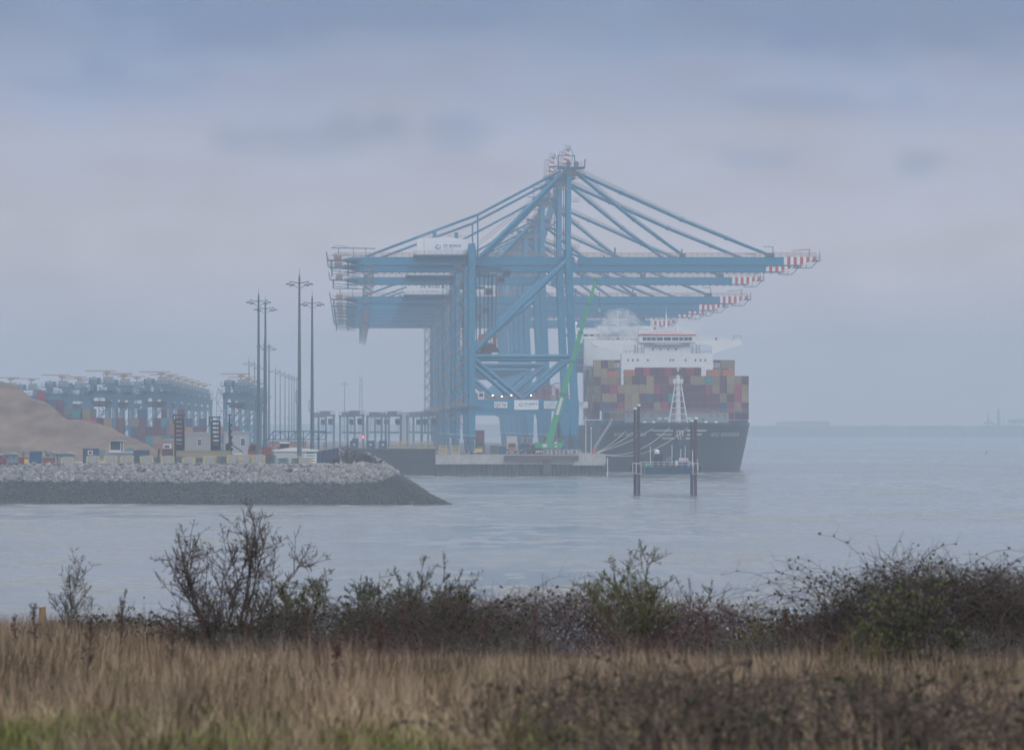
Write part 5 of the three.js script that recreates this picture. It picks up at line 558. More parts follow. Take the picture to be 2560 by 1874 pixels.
// ---------------------------------------------------------------- quayside machines
{ // green mobile crane on the quay end
  const L = -16, t = quayThing('mobile_crane', 'bright green mobile crane with a long telescopic boom on the quay end', 'mobile crane', undefined, 25.4, L), G = M.green; // origin under the slewing ring
  const ch = S().box(-8.5, 5.2, 0.7, 1.6, -1.4, 1.4).build('chassis', M.black, t); for (const x of [-7.4, -5.6, -3.2, 0.6, 2.4, 4.2]) S().wheel(x, 0.62, 1.25, 0.62, 0.5, 'z', 16).build('wheel', M.tyre, ch); S().prism([[-9.4, 0.7], [-8.52, 0.7], [-8.52, 2.2], [-9.1, 2.2], [-9.4, 1.6]], -1.3, 1.3).build('driver_cab', M.navy, ch);
  for (const x of [-4.6, 5.6]) { S().box(x - 0.25, x + 0.25, 0.8, 1.2, -3.2, 3.2).build('outrigger', M.steel, ch); for (const z of [-3, 3]) S().bar(V(x, 0.02, z), V(x, 0.8, z), 0.18, 8, 0.14).build('outrigger_foot', M.steel, ch); }
  const up = S().box(-3.9, 3.1, 1.95, 3.7, -1.3, 1.3).box(-1, 1.6, 1.6, 1.95, -0.9, 0.9).build('superstructure', G, t); S().box(-3.2, -1.8, 2.3, 3.3, 1.32, 1.36).build('logo_panel', M.offwhite, up); S().box(-5.6, -3.92, 2.1, 3.9, -1.35, 1.35).build('counterweight', G, t); S().prism([[1.3, 3.72], [3.2, 3.72], [3.2, 2.4], [3.6, 2.6], [3.4, 4.8], [1.6, 4.9]], 0.2, 1.25).build('operator_cab', G, t); S().box(1.7, 3.1, 3.9, 4.7, 1.26, 1.3).build('cab_window', M.glass, t);
  for (let k = 0; k < 5; k++) S().box(0.7, 1.3, 1.7 + k * 0.55, 2.2 + k * 0.55, 1.4, 1.46).build('warning_stripe', k % 2 ? M.white : M.red, up);
  // telescopic boom in five sections; foot at (0, 3.8), head over the water side
  const foot = V(-1.2, 3.6, 0), head = V(13.8, 55.4, 0), dirv = head.clone().sub(foot).normalize(), len = head.distanceTo(foot); let p = 0; [[0.30, 2.0, 1.7], [0.2, 1.55, 1.45], [0.18, 1.35, 1.25], [0.17, 1.15, 1.05], [0.15, 0.95, 0.9]].forEach(([f, h, w], k) => { const a = foot.clone().addScaledVector(dirv, p * len), b = foot.clone().addScaledVector(dirv, (p + f) * len); const sec = S().beam(a, b, w, h).build('boom_section', G, t); S().beam(b.clone().addScaledVector(dirv, -0.25), b.clone().addScaledVector(dirv, 0.35), w + 0.35, h + 0.45).build('section_collar', M.craneDark, sec); if (k === 0) { const m = a.clone().lerp(b, 0.78); S().beam(m.clone().addScaledVector(dirv, -3.2).add(V(0.0, 0, w / 2 + 0.03)), m.clone().addScaledVector(dirv, 2.4).add(V(0, 0, w / 2 + 0.03)), 0.04, 0.9).build('boom_lettering', M.offwhite, sec); } p += f; });
  S().wheel(head.x + 0.6, head.y + 0.2, 0, 0.7, 0.6, 'z', 14).box(head.x - 0.5, head.x + 1.3, head.y - 0.2, head.y + 1.1, -0.5, 0.5).build('boom_head', G, t); S().bar(V(2.2, 2.6, 0), foot.clone().addScaledVector(dirv, 11), 0.42, 10).build('luffing_cylinder', M.black, t); S().bar(V(head.x + 1.2, head.y, 0), V(head.x + 1.2, head.y - 9, 0), 0.05, 4).build('hoist_rope', M.rope, t); S().box(head.x + 0.9, head.x + 1.5, head.y - 10, head.y - 9, -0.3, 0.3).build('hook_block', M.yellow, t);
}
{ // vehicles and site clutter in front of the crane legs
  const F = (name, label, cat, X, L) => quayThing(name, label, cat, undefined, X, L);
  const lorry = (label, X, L, body, bw, bh, cabMat) => { const t = F('lorry', label, 'lorry', X, L); S().box(-bw / 2, bw / 2, 1.1, 1.1 + bh, -8, 0).build('cargo_body', body, t); S().box(-bw / 2 - 0.05, bw / 2 + 0.05, 0.75, 1.08, -8.4, 1.6).build('chassis', M.black, t); const c = S().prism([[-1.25, 0.8], [1.25, 0.8], [1.25, 3.1], [1.05, 3.5], [-1.05, 3.5], [-1.25, 3.1]], 0.3, 2.4).build('cab', cabMat, t); S().box(-1.1, 1.1, 2.2, 3.1, 2.41, 2.45).build('windscreen', M.glass, c); for (const x of [-1, 1]) S().box(x - 0.22, x + 0.22, 1.1, 1.4, 2.41, 2.46).build('headlight', M.offwhite, c); for (const z of [1.4, -3.5, -6.5]) for (const x of [-1.1, 1.1]) S().wheel(x, 0.55, z, 0.55, 0.35, 'x', 14).build('wheel', M.tyre, t); return t; };
  lorry('lorry with a white tank body and an orange cab on the quay', 14.0, 60, M.offwhite, 3.2, 4.6, mat(0.5, 0.2, 0.12, 0.6)); lorry('lorry with a wide orange front right of the white tank lorry', 18.2, 30, mat(0.52, 0.2, 0.12, 0.6), 3.4, 2.6, mat(0.5, 0.2, 0.12, 0.6)); lorry('dark maroon box lorry behind the landward crane leg', 5.0, 150, mat(0.16, 0.05, 0.06, 0.6), 3, 6.5, M.rust);
  lorry('low dark blue lorry facing the quay end, left of the green crane', 20.5, -12, M.navy, 3.4, 2.0, M.navy); lorry('dark blue lorry beside its twin before the green crane', 16.6, -10, M.navy, 3.2, 1.9, M.navy);
  const car = (label, X, L, m) => { const t = F('parked_car', label, 'car', X, L); S().prism([[-0.9, 0.35], [0.9, 0.35], [0.9, 1.0], [0.68, 1.5], [-0.68, 1.5], [-0.9, 1.0]], -4.2, 0).build('body', m, t); S().prism([[-0.76, 1.02], [0.76, 1.02], [0.6, 1.45], [-0.6, 1.45]], 0.01, 0.04).build('windscreen', M.glass, t); for (const x of [-0.65, 0.65]) { S().box(x - 0.16, x + 0.16, 0.65, 0.85, 0.01, 0.05).build('headlight', M.offwhite, t); S().wheel(x * 1.2, 0.32, -0.8, 0.32, 0.2, 'x', 12).build('wheel', M.tyre, t); } };
  car('white car parked on the quay right of the landward crane leg', 2.2, 60, M.white); car('small white car half hidden by the dark lorries', 11.7, 20, M.offwhite);
  const con = (k, X, L, y, label) => placeBox(k, box20, Q(X, QUAY_Y + y, L), TURN, label, 'containers standing on the quay', yardRnd); con('B', 9.6, -8, 0, 'dark blue container on the quay left of the dark lorries'); con('G', 8.4, 70, 0, 'grey container behind the dark blue one on the quay'); con('M', 24.6, 120, 0, 'maroon container low behind the green crane body'); con('G', 27.4, 130, 2.6, 'grey container stacked behind the green crane body'); con('B', 27.4, 130, 0, 'blue container under the grey one behind the green crane'); con('K', 3.6, 30, 0, 'tan container near the foot of the landward crane leg');
  { const t = F('safety_barrier', 'row of galvanised safety barriers along the quay end edge', 'barrier', 22.4, -24.6), n = 9; for (let k = 0; k < n; k++) { const x = k * 1.3; S().bar(V(x, 0, 0), V(x, 1.5, 0), 0.07, 5).bar(V(x + 1.2, 0, 0), V(x + 1.2, 1.5, 0), 0.07, 5).bar(V(x, 1.45, 0), V(x + 1.2, 1.45, 0), 0.07, 5).bar(V(x, 0.8, 0), V(x + 1.2, 0.8, 0), 0.06, 5).build('barrier_panel', M.offwhite, t); } }
  { const t = F('striped_barrier', 'short red and white striped barrier left of the safety barriers', 'barrier', 19.6, -24.4); for (let k = 0; k < 6; k++) S().box(k * 0.4, k * 0.4 + 0.39, 0.7, 1.15, -0.06, 0.06).build('stripe', k % 2 ? M.white : M.red, t); for (const x of [0.1, 2.2]) S().box(x, x + 0.1, 0, 0.69, -0.15, 0.15).build('post', M.steel, t); }
  { const t = F('bollard_hook', 'orange mooring hook unit on the quay corner where ropes gather', 'mooring hook', 38.4, -23); S().box(-0.8, 1.2, 0.27, 0.6, -0.8, 0.8).build('base', M.orange, t); S().prism([[-0.5, 0.6], [0.6, 0.6], [0.9, 1.5], [0.5, 1.9], [-0.2, 1.7]], -0.3, 0.3).build('hook', M.orange, t); S().box(-0.6, 0.1, 0.6, 2.2, -0.7, -0.35).build('capstan', M.red, t); }
  for (const [X, lab] of [[36.2, 'slim pale lamp post on the quay, taller of the pair by the bow'], [37.9, 'slim pale post on the quay, right of its taller twin']]) { const t = F('quay_post', lab, 'post', X, -10); S().bar(V(0, 0, 0), V(0, X < 37 ? 11.5 : 8.2, 0), 0.16, 8, 0.1).build('pole', M.offwhite, t); S().box(-0.3, 0.3, (X < 37 ? 11.5 : 8.2), (X < 37 ? 11.9 : 8.6), -0.2, 0.4).build('lamp_head', M.offwhite, t); }
  { const t = F('gangway', 'steep gangway from the quay up to the ship side', 'gangway', 40.5, 60); S().beam(V(0, 0.3, 0), V(6.4, 10.5, 0), 0.9, 0.3).build('walkway', M.steel, t); S().rail([V(0, 0.4, 0.45), V(6.4, 10.6, 0.45)], 1.0, 0.06, 1.5).build('railing', M.offwhite, t); S().box(-1.4, 0, 0, 0.4, -0.8, 0.8).build('landing', M.steel, t); }
  { const t = F('work_platform', 'small yellow generator trailer near the quay end edge', 'trailer', 1.8, -18); S().box(-1, 1.2, 0.6, 1.9, -1.2, 0).build('housing', M.yellow, t); S().wheel(0, 0.35, 0.02, 0.35, 0.2, 'z', 12).wheel(0.9, 0.35, 0.02, 0.35, 0.2, 'z', 12).build('wheels', M.tyre, t); S().bar(V(1.2, 0.7, -0.6), V(2, 0.5, -0.6), 0.07, 5).build('drawbar', M.steel, t); }
}
// ---------------------------------------------------------------- jack-up barge
{
  const d = 1828, t = thing('jackup_barge', 'jack-up barge on four tall tubular legs in front of the ship bow', 'barge', undefined, gx(1668, d), 0, -d), s = FOCAL / d, U = (px) => (px - 1668) / s, Yp = (py) => gy(py, d);
  const z1 = -20.5; const legs = [[1597, 0, 1010], [1739, 0, 1043], [1588, z1, 1018], [1730, z1, 1049]];
  for (const [px, z, top] of legs) { const k = (d - z) / d, x = (px - 1280) / FOCAL * (d - z) - t.position.x, y1 = EYE - (top - HORIZON) / FOCAL * (d - z), lg = S().bar(V(x, -3, z), V(x, y1 - 0.45, z), 0.36, 16).build('leg', mat(0.06, 0.042, 0.05, 0.75), t); S().bar(V(x, y1 - 0.45, z), V(x, y1, z), 0.38, 16).build('leg_cap', M.white, lg);
    const j = S(); for (const q of [-0.55, 0.55]) j.box(x + q - 0.13, x + q + 0.13, Yp(1184), Yp(1158), z - 0.5, z + 0.5); j.box(x - 0.75, x + 0.75, Yp(1160), Yp(1157), z - 0.6, z + 0.6).box(x - 0.75, x + 0.75, Yp(1185), Yp(1183), z - 0.6, z + 0.6); j.build('jack_house', mat(0.36, 0.38, 0.4, 0.6), t); S().box(x + Math.sign(px - 1660) * 0.8, x + Math.sign(px - 1660) * 1.15, Yp(1181), Yp(1166), z - 0.4, z + 0.4).build('fender', M.tyre, t); }
  const x0 = U(1600.5), x1 = U(1735); const hull = S(); for (let k = 0; k < 5; k++) { const a = lerp(x0, x1, k / 5), b = lerp(x0, x1, (k + 1) / 5); S().box(a + 0.02, b - 0.02, Yp(1185), Yp(1167.5), z1 - 0.6, 0.3).build('pontoon', k % 2 ? mat(0.035, 0.075, 0.11, 0.6) : M.navy, t); } S().box(x0, x1, Yp(1167.5), Yp(1166.5), z1 - 0.6, 0.35).build('deck', M.craneDark, t); S().box(U(1610), U(1612.5), Yp(1184), Yp(1165), 0.35, 0.5).build('orange_marker', M.orange, t);
  S().rail([V(x0, Yp(1166.5), 0.2), V(x1, Yp(1166.5), 0.2)], 1.1, 0.045, 1.3).build('railing', M.offwhite, t); const Y = Yp(1166.5), rnd = seeded(9);
  S().box(U(1636), U(1656), Y, Y + 2.0, -9, -6).box(U(1638), U(1660), Y + 2, Y + 2.9, -8.6, -6.4).build('winch_house', M.black, t); S().add(new THREE.SphereGeometry(0.62, 14, 10).scale(1, 0.8, 1), U(1644), Yp(1129), -7).add(new THREE.CylinderGeometry(0.6, 0.6, 0.8, 14), U(1644), Yp(1135), -7).build('exhaust_dome', M.offwhite, t); S().box(U(1661), U(1690), Y, Y + 0.9, -10, -5).build('engine_skid', M.rust, t); S().box(U(1679), U(1689), Y + 0.9, Y + 2.1, -9, -6).build('generator', M.navy, t); S().box(U(1689.5), U(1696), Y, Y + 1.4, -5, -3).build('white_cabinet', M.offwhite, t);
  for (const [a, b] of [[1664, 1672], [1669, 1677], [1674, 1680]]) S().bar(V(U(a), Y + 1, -6), V(U(b), Y + 2.2, -6), 0.09, 6).build('pipe_run', M.steel, t);
  const hz = S().prism([[U(1698), Yp(1155)], [U(1723), Yp(1155)], [U(1723), Yp(1148)], [U(1719), Yp(1145)], [U(1698), Yp(1145)]], -3, -2.9).build('hazard_board', M.offwhite, t); for (let k = 0; k < 6; k++) { const a = U(1698.6 + k * 4); S().prism([[a, Yp(1155)], [a + 0.16, Yp(1155)], [a + 0.42, Yp(1149)], [a + 0.26, Yp(1149)]], -2.88, -2.86).build('hazard_stripe', M.red, hz); }
  S().box(U(1701), U(1722), Y, Y + 1.1, -4.5, -2.2).build('tool_container', M.navy, t); for (const [px, top, w] of [[1627, 1112, 3], [1703, 1119, 4], [1714.5, 1112, 3], [1681, 1110, 1]]) { const p = S().bar(V(U(px), Y, -4), V(U(px), Yp(top), -4), 0.09, 6).build('light_post', M.offwhite, t); S().box(U(px - w), U(px + w), Yp(top + 1.5), Yp(top - 1.5), -4.3, -3.7).build('floodlight', M.craneDark, p); }
  S().box(U(1613), U(1628), Y, Y + 0.7, -3.5, -1.5).build('green_tank', M.green, t); S().bar(V(U(1731.5), Yp(1166), 0.6), V(U(1731.5), Yp(1124), 0.6), 0.08, 6).build('spud_rod', M.white, t); S().bar(V(U(1743.5), Yp(1172), 0.6), V(U(1743.5), Yp(1147), 0.6), 0.06, 6).build('spud_rod', M.white, t); S().box(U(1656), U(1700), Y + 0.01, Y + 0.32, -2.2, -0.6).build('pipe_rack', M.rust, t);
}
// ---------------------------------------------------------------- far shore
{
  const D = 12000, far = mat(0.06, 0.08, 0.075, 1), g = (px) => gx(px, D), Y = (py) => gy(py, D), rnd = seeded(3);
  const jetty = thing('jetty', 'long low jetty across the far water right of the ship', 'jetty', undefined, 0, 0, -D); S().box(g(1880), g(2400), Y(1073), Y(1067.5), -30, 0).build('deck', far, jetty); S().box(g(1880), g(2180), Y(1084), Y(1073), -40, -36).build('trestle_screen', mat(0.14, 0.16, 0.17, 1), jetty); for (const [a, b] of [[1895, 1900], [1960, 1966], [2020, 2026], [2115, 2122], [2197, 2203], [2277, 2286], [2331, 2346], [2358, 2369], [2410, 2414], [2440, 2446]]) S().box(g(a), g(b), -1, Y(1073), -10, 0).build('pier', far, jetty); S().box(g(2290), g(2384), Y(1067.5), Y(1064), -20, -4).build('jetty_head', far, jetty); S().box(g(2400), g(2460), Y(1073.5), Y(1069), -30, 0).build('deck', far, jetty);
  const quayB = thing('far_wharf', 'dark wharf at the right frame edge on the far shore', 'wharf', undefined, 0, 0, -D); S().box(g(2456), g(2700), -1, Y(1064), -60, 0).build('wharf', far, quayB); for (const [px, w, top, nm] of [[2470, 5, 1030, 'loading_arm'], [2494, 9, 1017, 'storage_tower']]) S().prism([[g(px), Y(1065)], [g(px + w), Y(1065)], [g(px + w * 0.9), Y(top + 10)], [g(px + w * 0.3), Y(top)], [g(px + 1), Y(top + 8)]], -14, -6).build(nm, far, quayB); S().beam(V(g(2462), Y(1060), -10), V(g(2475), Y(1052), -10), 3, 3).beam(V(g(2474), Y(1052), -10), V(g(2490), Y(1063), -10), 3, 3).build('loading_arm', far, quayB); for (const px of [2509, 2528, 2540, 2552]) S().box(g(px), g(px + 2), Y(1064), Y(1046), -12, -8).build('mast', far, quayB); S().box(g(2523), g(2562), Y(1058), Y(1048), -20, -8).build('pipe_frame', mat(0.2, 0.22, 0.24, 1), quayB);
  const tk = thing('far_warehouse', 'faint long pale warehouse above the far jetty', 'building', undefined, 0, 0, -D - 260); S().box(gx(1942, D + 260), gx(2076, D + 260), Y(1075), gy(1055, D + 260), -60, 0).build('wall', mat(0.4, 0.26, 0.26, 1), tk); S().prism([[gx(1940, D + 260), gy(1055, D + 260)], [gx(2078, D + 260), gy(1055, D + 260)], [gx(2066, D + 260), gy(1052.5, D + 260)], [gx(1970, D + 260), gy(1052.5, D + 260)]], -60, 2).build('roof', mat(0.34, 0.24, 0.24, 1), tk);
  // low wooded shore
  const pos = [], idx = []; let k = 0; for (let px = -300; px <= 2900; px += 5) { const d = D + 320, y = gy(1064 - 6 * fbm(px * 0.02, 0, 0, 4) - 5 * Math.max(0, fbm(px * 0.11, 4, 0, 2)) - (px < 1500 ? 4 : 0), d); pos.push(gx(px, d), -1, -d, gx(px, d), y, -d, gx(px, d + 60), y * 0.9, -d - 60); if (k) { const a = k * 3; idx.push(a - 3, a, a - 2, a - 2, a, a + 1, a - 2, a + 1, a - 1, a - 1, a + 1, a + 2); } k++; }
  const tg = new THREE.BufferGeometry(); tg.setAttribute('position', new THREE.Float32BufferAttribute(pos, 3)); tg.setIndex(idx); tg.computeVertexNormals(); struct(putMesh('far_shore', tg, mat(0.07, 0.09, 0.07, 1, { side: THREE.DoubleSide })));
  const tower = (name, label, px, top, d, w) => { const t = thing(name, label, 'tower', undefined, gx(px, d), 6, -d); const h = gy(top, d) - 6; for (const [a, b] of [[-1, -1], [1, -1], [-1, 1], [1, 1]]) S().bar(V(a * w, 0, b * w), V(a * w * 0.5, h, b * w * 0.5), 0.22, 4).build('leg', M.steel, t); for (let k = 0; k < 12; k++) { const f = lerp(1, 0.5, k / 12) * w, f2 = lerp(1, 0.5, (k + 1) / 12) * w; S().bar(V(-f, h * k / 12, w), V(f2, h * (k + 1) / 12, w), 0.13, 4).bar(V(f, h * k / 12, w), V(-f2, h * (k + 1) / 12, w), 0.13, 4).build('lattice', M.steel, t); } S().box(-w * 0.9, w * 0.9, h, h + 5, -w * 0.9, w * 0.9).build('antenna_ring', M.offwhite, t); return t; };
  tower('radio_tower', 'faint lattice radio tower far behind the straddle carriers', 902, 944, 5600, 1.5);
  { const d = 5200, t = thing('harbour_crane', 'faint far harbour crane with a steep pale jib', 'crane', undefined, gx(1013, d), 6, -d), h = (py) => gy(py, d) - 6; S().prism([[-4, 0], [4, 0], [2.2, h(1036)], [-2.2, h(1036)]], -3, 3).build('tower', M.steel, t); S().box(-4.6, 4.4, h(1036), h(1030), -3, 3).build('machine_house', M.steel, t); S().beam(V(0, h(1032), 0), V(2.6, h(999), 0), 1.4, 1.6).build('jib', M.offwhite, t); }
  for (const [px, top, lab] of [[917, 1040, 'faint far pylon left of the other'], [930, 1032, 'faint far pylon, taller of the two']]) { const d = 6400, t = thing('pylon', lab, 'pylon', 'far pylons', gx(px, d), 6, -d), h = gy(top, d) - 6; S().bar(V(-2, 0, 0), V(0, h, 0), 0.4, 4).bar(V(2, 0, 0), V(0, h, 0), 0.4, 4).build('body', M.steel, t); for (const f of [0.62, 0.8]) S().bar(V(-4.5, h * f, 0), V(4.5, h * f, 0), 0.3, 4).build('crossarm', M.steel, t); }
  { const t = thing('channel_buoy', 'tiny dark buoy floating far out on the open water', 'buoy', undefined, gx(2467, 4700), 0, -4700); S().add(new THREE.CylinderGeometry(0.7, 0.9, 0.9, 12), 0, 0.2, 0).build('float', M.black, t); S().add(new THREE.ConeGeometry(0.45, 1.6, 10), 0.1, 1.4, 0).build('topmark', M.black, t); }
}
// ---------------------------------------------------------------- near bank: grass, shrubs, brambles, fence
const barkBrown = mat(0.075, 0.055, 0.047, 0.9), barkGrey = mat(0.085, 0.075, 0.062, 0.9), barkLichen = mat(0.115, 0.105, 0.045, 0.95), barkMaroon = mat(0.085, 0.05, 0.045, 0.9), leafDark = new THREE.MeshPhysicalMaterial({ color: rgb(0.032, 0.042, 0.016), roughness: 0.95, specularIntensity: 0.3, side: THREE.DoubleSide }), leafGreen = new THREE.MeshPhysicalMaterial({ color: rgb(0.085, 0.115, 0.035), roughness: 0.7, side: THREE.DoubleSide }), leafPurple = mat(0.05, 0.028, 0.03, 0.7, { side: THREE.DoubleSide });
function branch(tw, lv, rnd, p, dir, len, r, level, o) {
  const n = level === 0 ? 8 : level === 1 ? 5 : 3, pts = [p.clone()], rad = [r], d = dir.clone().normalize();
  for (let k = 1; k <= n; k++) { d.add(V((rnd() - 0.5) * o.wander, (rnd() - 0.5) * o.wander + o.lift * (level ? 0.6 : 0.3) - o.droop * k / n, (rnd() - 0.5) * o.wander)).normalize(); pts.push(pts[k - 1].clone().addScaledVector(d, len / n)); rad.push(Math.max(o.thin, r * (1 - 0.75 * k / n))); }
  tw.tube(pts, rad, level < 1 ? 5 : 3);
  if (level < o.levels) { const m = Math.round(o.kids[level] * (0.7 + 0.6 * rnd())); for (let k = 0; k < m; k++) { const f = (level === 0 ? 0.12 : 0.15) + 0.85 * rnd(), i = Math.min(n - 1, Math.floor(f * n)), q = pts[i].clone().lerp(pts[i + 1], f * n - i), t = pts[i + 1].clone().sub(pts[i]).normalize(); const a = V(rnd() - 0.5, rnd() - 0.35, rnd() - 0.5).normalize(); const nd = t.multiplyScalar(o.fork).add(a).normalize(); branch(tw, lv, rnd, q, nd, len * o.ratio[level] * (0.5 + 0.8 * rnd()) * (1 - 0.45 * f), Math.max(o.thin, r * 0.5), level + 1, o); } }
  if (lv && o.leaf && level >= o.levels - 1) for (let k = 1; k < pts.length; k++) if (rnd() < o.leaf) for (let q = 0; q < 2; q++) lv.leaf(pts[k], V(rnd() - 0.5, rnd() - 0.2, rnd() - 0.5).normalize(), o.leafLen * (0.6 + 0.7 * rnd()), o.leafLen * 0.3, rnd);
}
function shrub(label, px, d, H, spread, stems, seed, o) {
  o = { wander: 0.34, lift: 0.1, droop: 0, levels: 3, kids: [11, 7, 3], ratio: [0.45, 0.42, 0.4], fork: 0.75, thin: 0.0036, r: 0.018, lean: 0, leaf: 0, leafLen: 0.03, bark: barkBrown, leafMat: leafGreen, name: 'thorn_shrub', ...o };
  const rnd = seeded(seed), x = gx(px, d), t = thing(o.name, label, 'shrub', 'bare shrubs on the near bank', x, groundY(x, d) - 0.05, -d), tw = new Twigs(), lv = o.leaf ? new Twigs() : null;
  for (let k = 0; k < stems; k++) { const a = rnd() * 6.283, tilt = o.tilt0 ?? 0.1, out = tilt + rnd() * spread / H * 0.75, h = H * (0.6 + 0.42 * rnd()) * (1 - out * 0.18); branch(tw, lv, rnd, V(Math.cos(a) * 0.14 * rnd(), 0, Math.sin(a) * 0.14 * rnd()), V(Math.cos(a) * out + o.lean, 1, Math.sin(a) * out), h, o.r * (0.6 + 0.6 * rnd()), 0, o); }
  putMesh('branches', tw.geo(), o.bark, t); if (lv && lv.i.length) putMesh('leaves', lv.geo(), o.leafMat, t); return t;
}
function bramble(label, px, d, W, Hh, seed, o = {}) { // arching canes over a tangle of dead twigs
  o = { canes: 60, sticks: 900, reach: 1, leaf: 0.5, bark: barkMaroon, leafMat: leafDark, leafLen: 0.05, depth: W * 0.45, long: 0, r: 0.0045, ...o }; const rnd = seeded(seed), x0 = gx(px, d), t = thing('bramble', label, 'bramble', 'brambles on the near bank', x0, groundY(x0, d) - 0.04, -d), tw = new Twigs(), lv = new Twigs();
  const top = (x, z) => Hh * Math.sqrt(Math.max(0.02, 1 - (x / (W / 2)) ** 2 - (z / (o.depth / 2)) ** 2)) * (0.8 + 0.5 * fbm(x * 1.5 + seed, z, 2, 2) + 0.1);
  for (let k = 0; k < o.sticks; k++) { const x = (rnd() - 0.5) * W, z = (rnd() - 0.5) * o.depth, h = top(x, z); const p = V(x, h * Math.pow(rnd(), 0.8), z), d1 = V(rnd() - 0.5, (rnd() - 0.35) * 0.8, rnd() - 0.5).normalize(), pts = [p.clone()], L = 0.12 + 0.3 * rnd(); for (let q = 0; q < 3; q++) { d1.add(V((rnd() - 0.5) * 0.8, (rnd() - 0.55) * 0.7, (rnd() - 0.5) * 0.8)).normalize(); p.addScaledVector(d1, L / 3); pts.push(p.clone()); } const r = o.r * (0.5 + 0.5 * rnd()); tw.tube(pts, [r, r, r * 0.8, r * 0.5], 3); if (rnd() < o.leaf * 0.55) lv.leaf(p, d1, o.leafLen * (0.6 + 0.6 * rnd()), o.leafLen * 0.33, rnd); }
  for (let k = 0; k < o.canes; k++) { const big = k < o.long, x = (rnd() - 0.5) * W * 0.9, z = (rnd() - 0.5) * o.depth * 0.9, a = rnd() * 6.283, L = (big ? 1.0 : 0.8) * (Hh + 0.35) * (0.8 + 0.5 * rnd()) * o.reach, d1 = V(Math.cos(a) * (big ? 0.55 : 0.5) - (big ? 0.25 : 0), 1, Math.sin(a) * 0.4).normalize(), p = V(x, top(x, z) * 0.3, z), pts = [p.clone()], rad = [o.r * 1.3], n = 9; for (let q = 1; q <= n; q++) { d1.y -= 0.1 + 0.2 * q / n * (big ? 1.1 : 1); d1.x += (rnd() - 0.5) * 0.2; d1.normalize(); p.addScaledVector(d1, L / n); pts.push(p.clone()); rad.push(o.r * (1.3 - 0.9 * q / n)); if (q > 2 && rnd() < o.leaf) for (let m = 0; m < 3; m++) lv.leaf(p, V(rnd() - 0.5, rnd() - 0.2, rnd() - 0.5).normalize(), o.leafLen * (0.6 + 0.6 * rnd()), o.leafLen * 0.36, rnd); if (q > 1 && rnd() < 0.4) { const b = p.clone().add(V((rnd() - 0.5) * 0.2, 0.05 + rnd() * 0.12, (rnd() - 0.5) * 0.2)); tw.tube([p.clone(), b], [o.r * 0.6, o.r * 0.3], 3); } } tw.tube(pts, rad, 4); }
  putMesh('canes', tw.geo(), o.bark, t); if (lv.i.length) putMesh('leaves', lv.geo(), o.leafMat, t); return t;
}
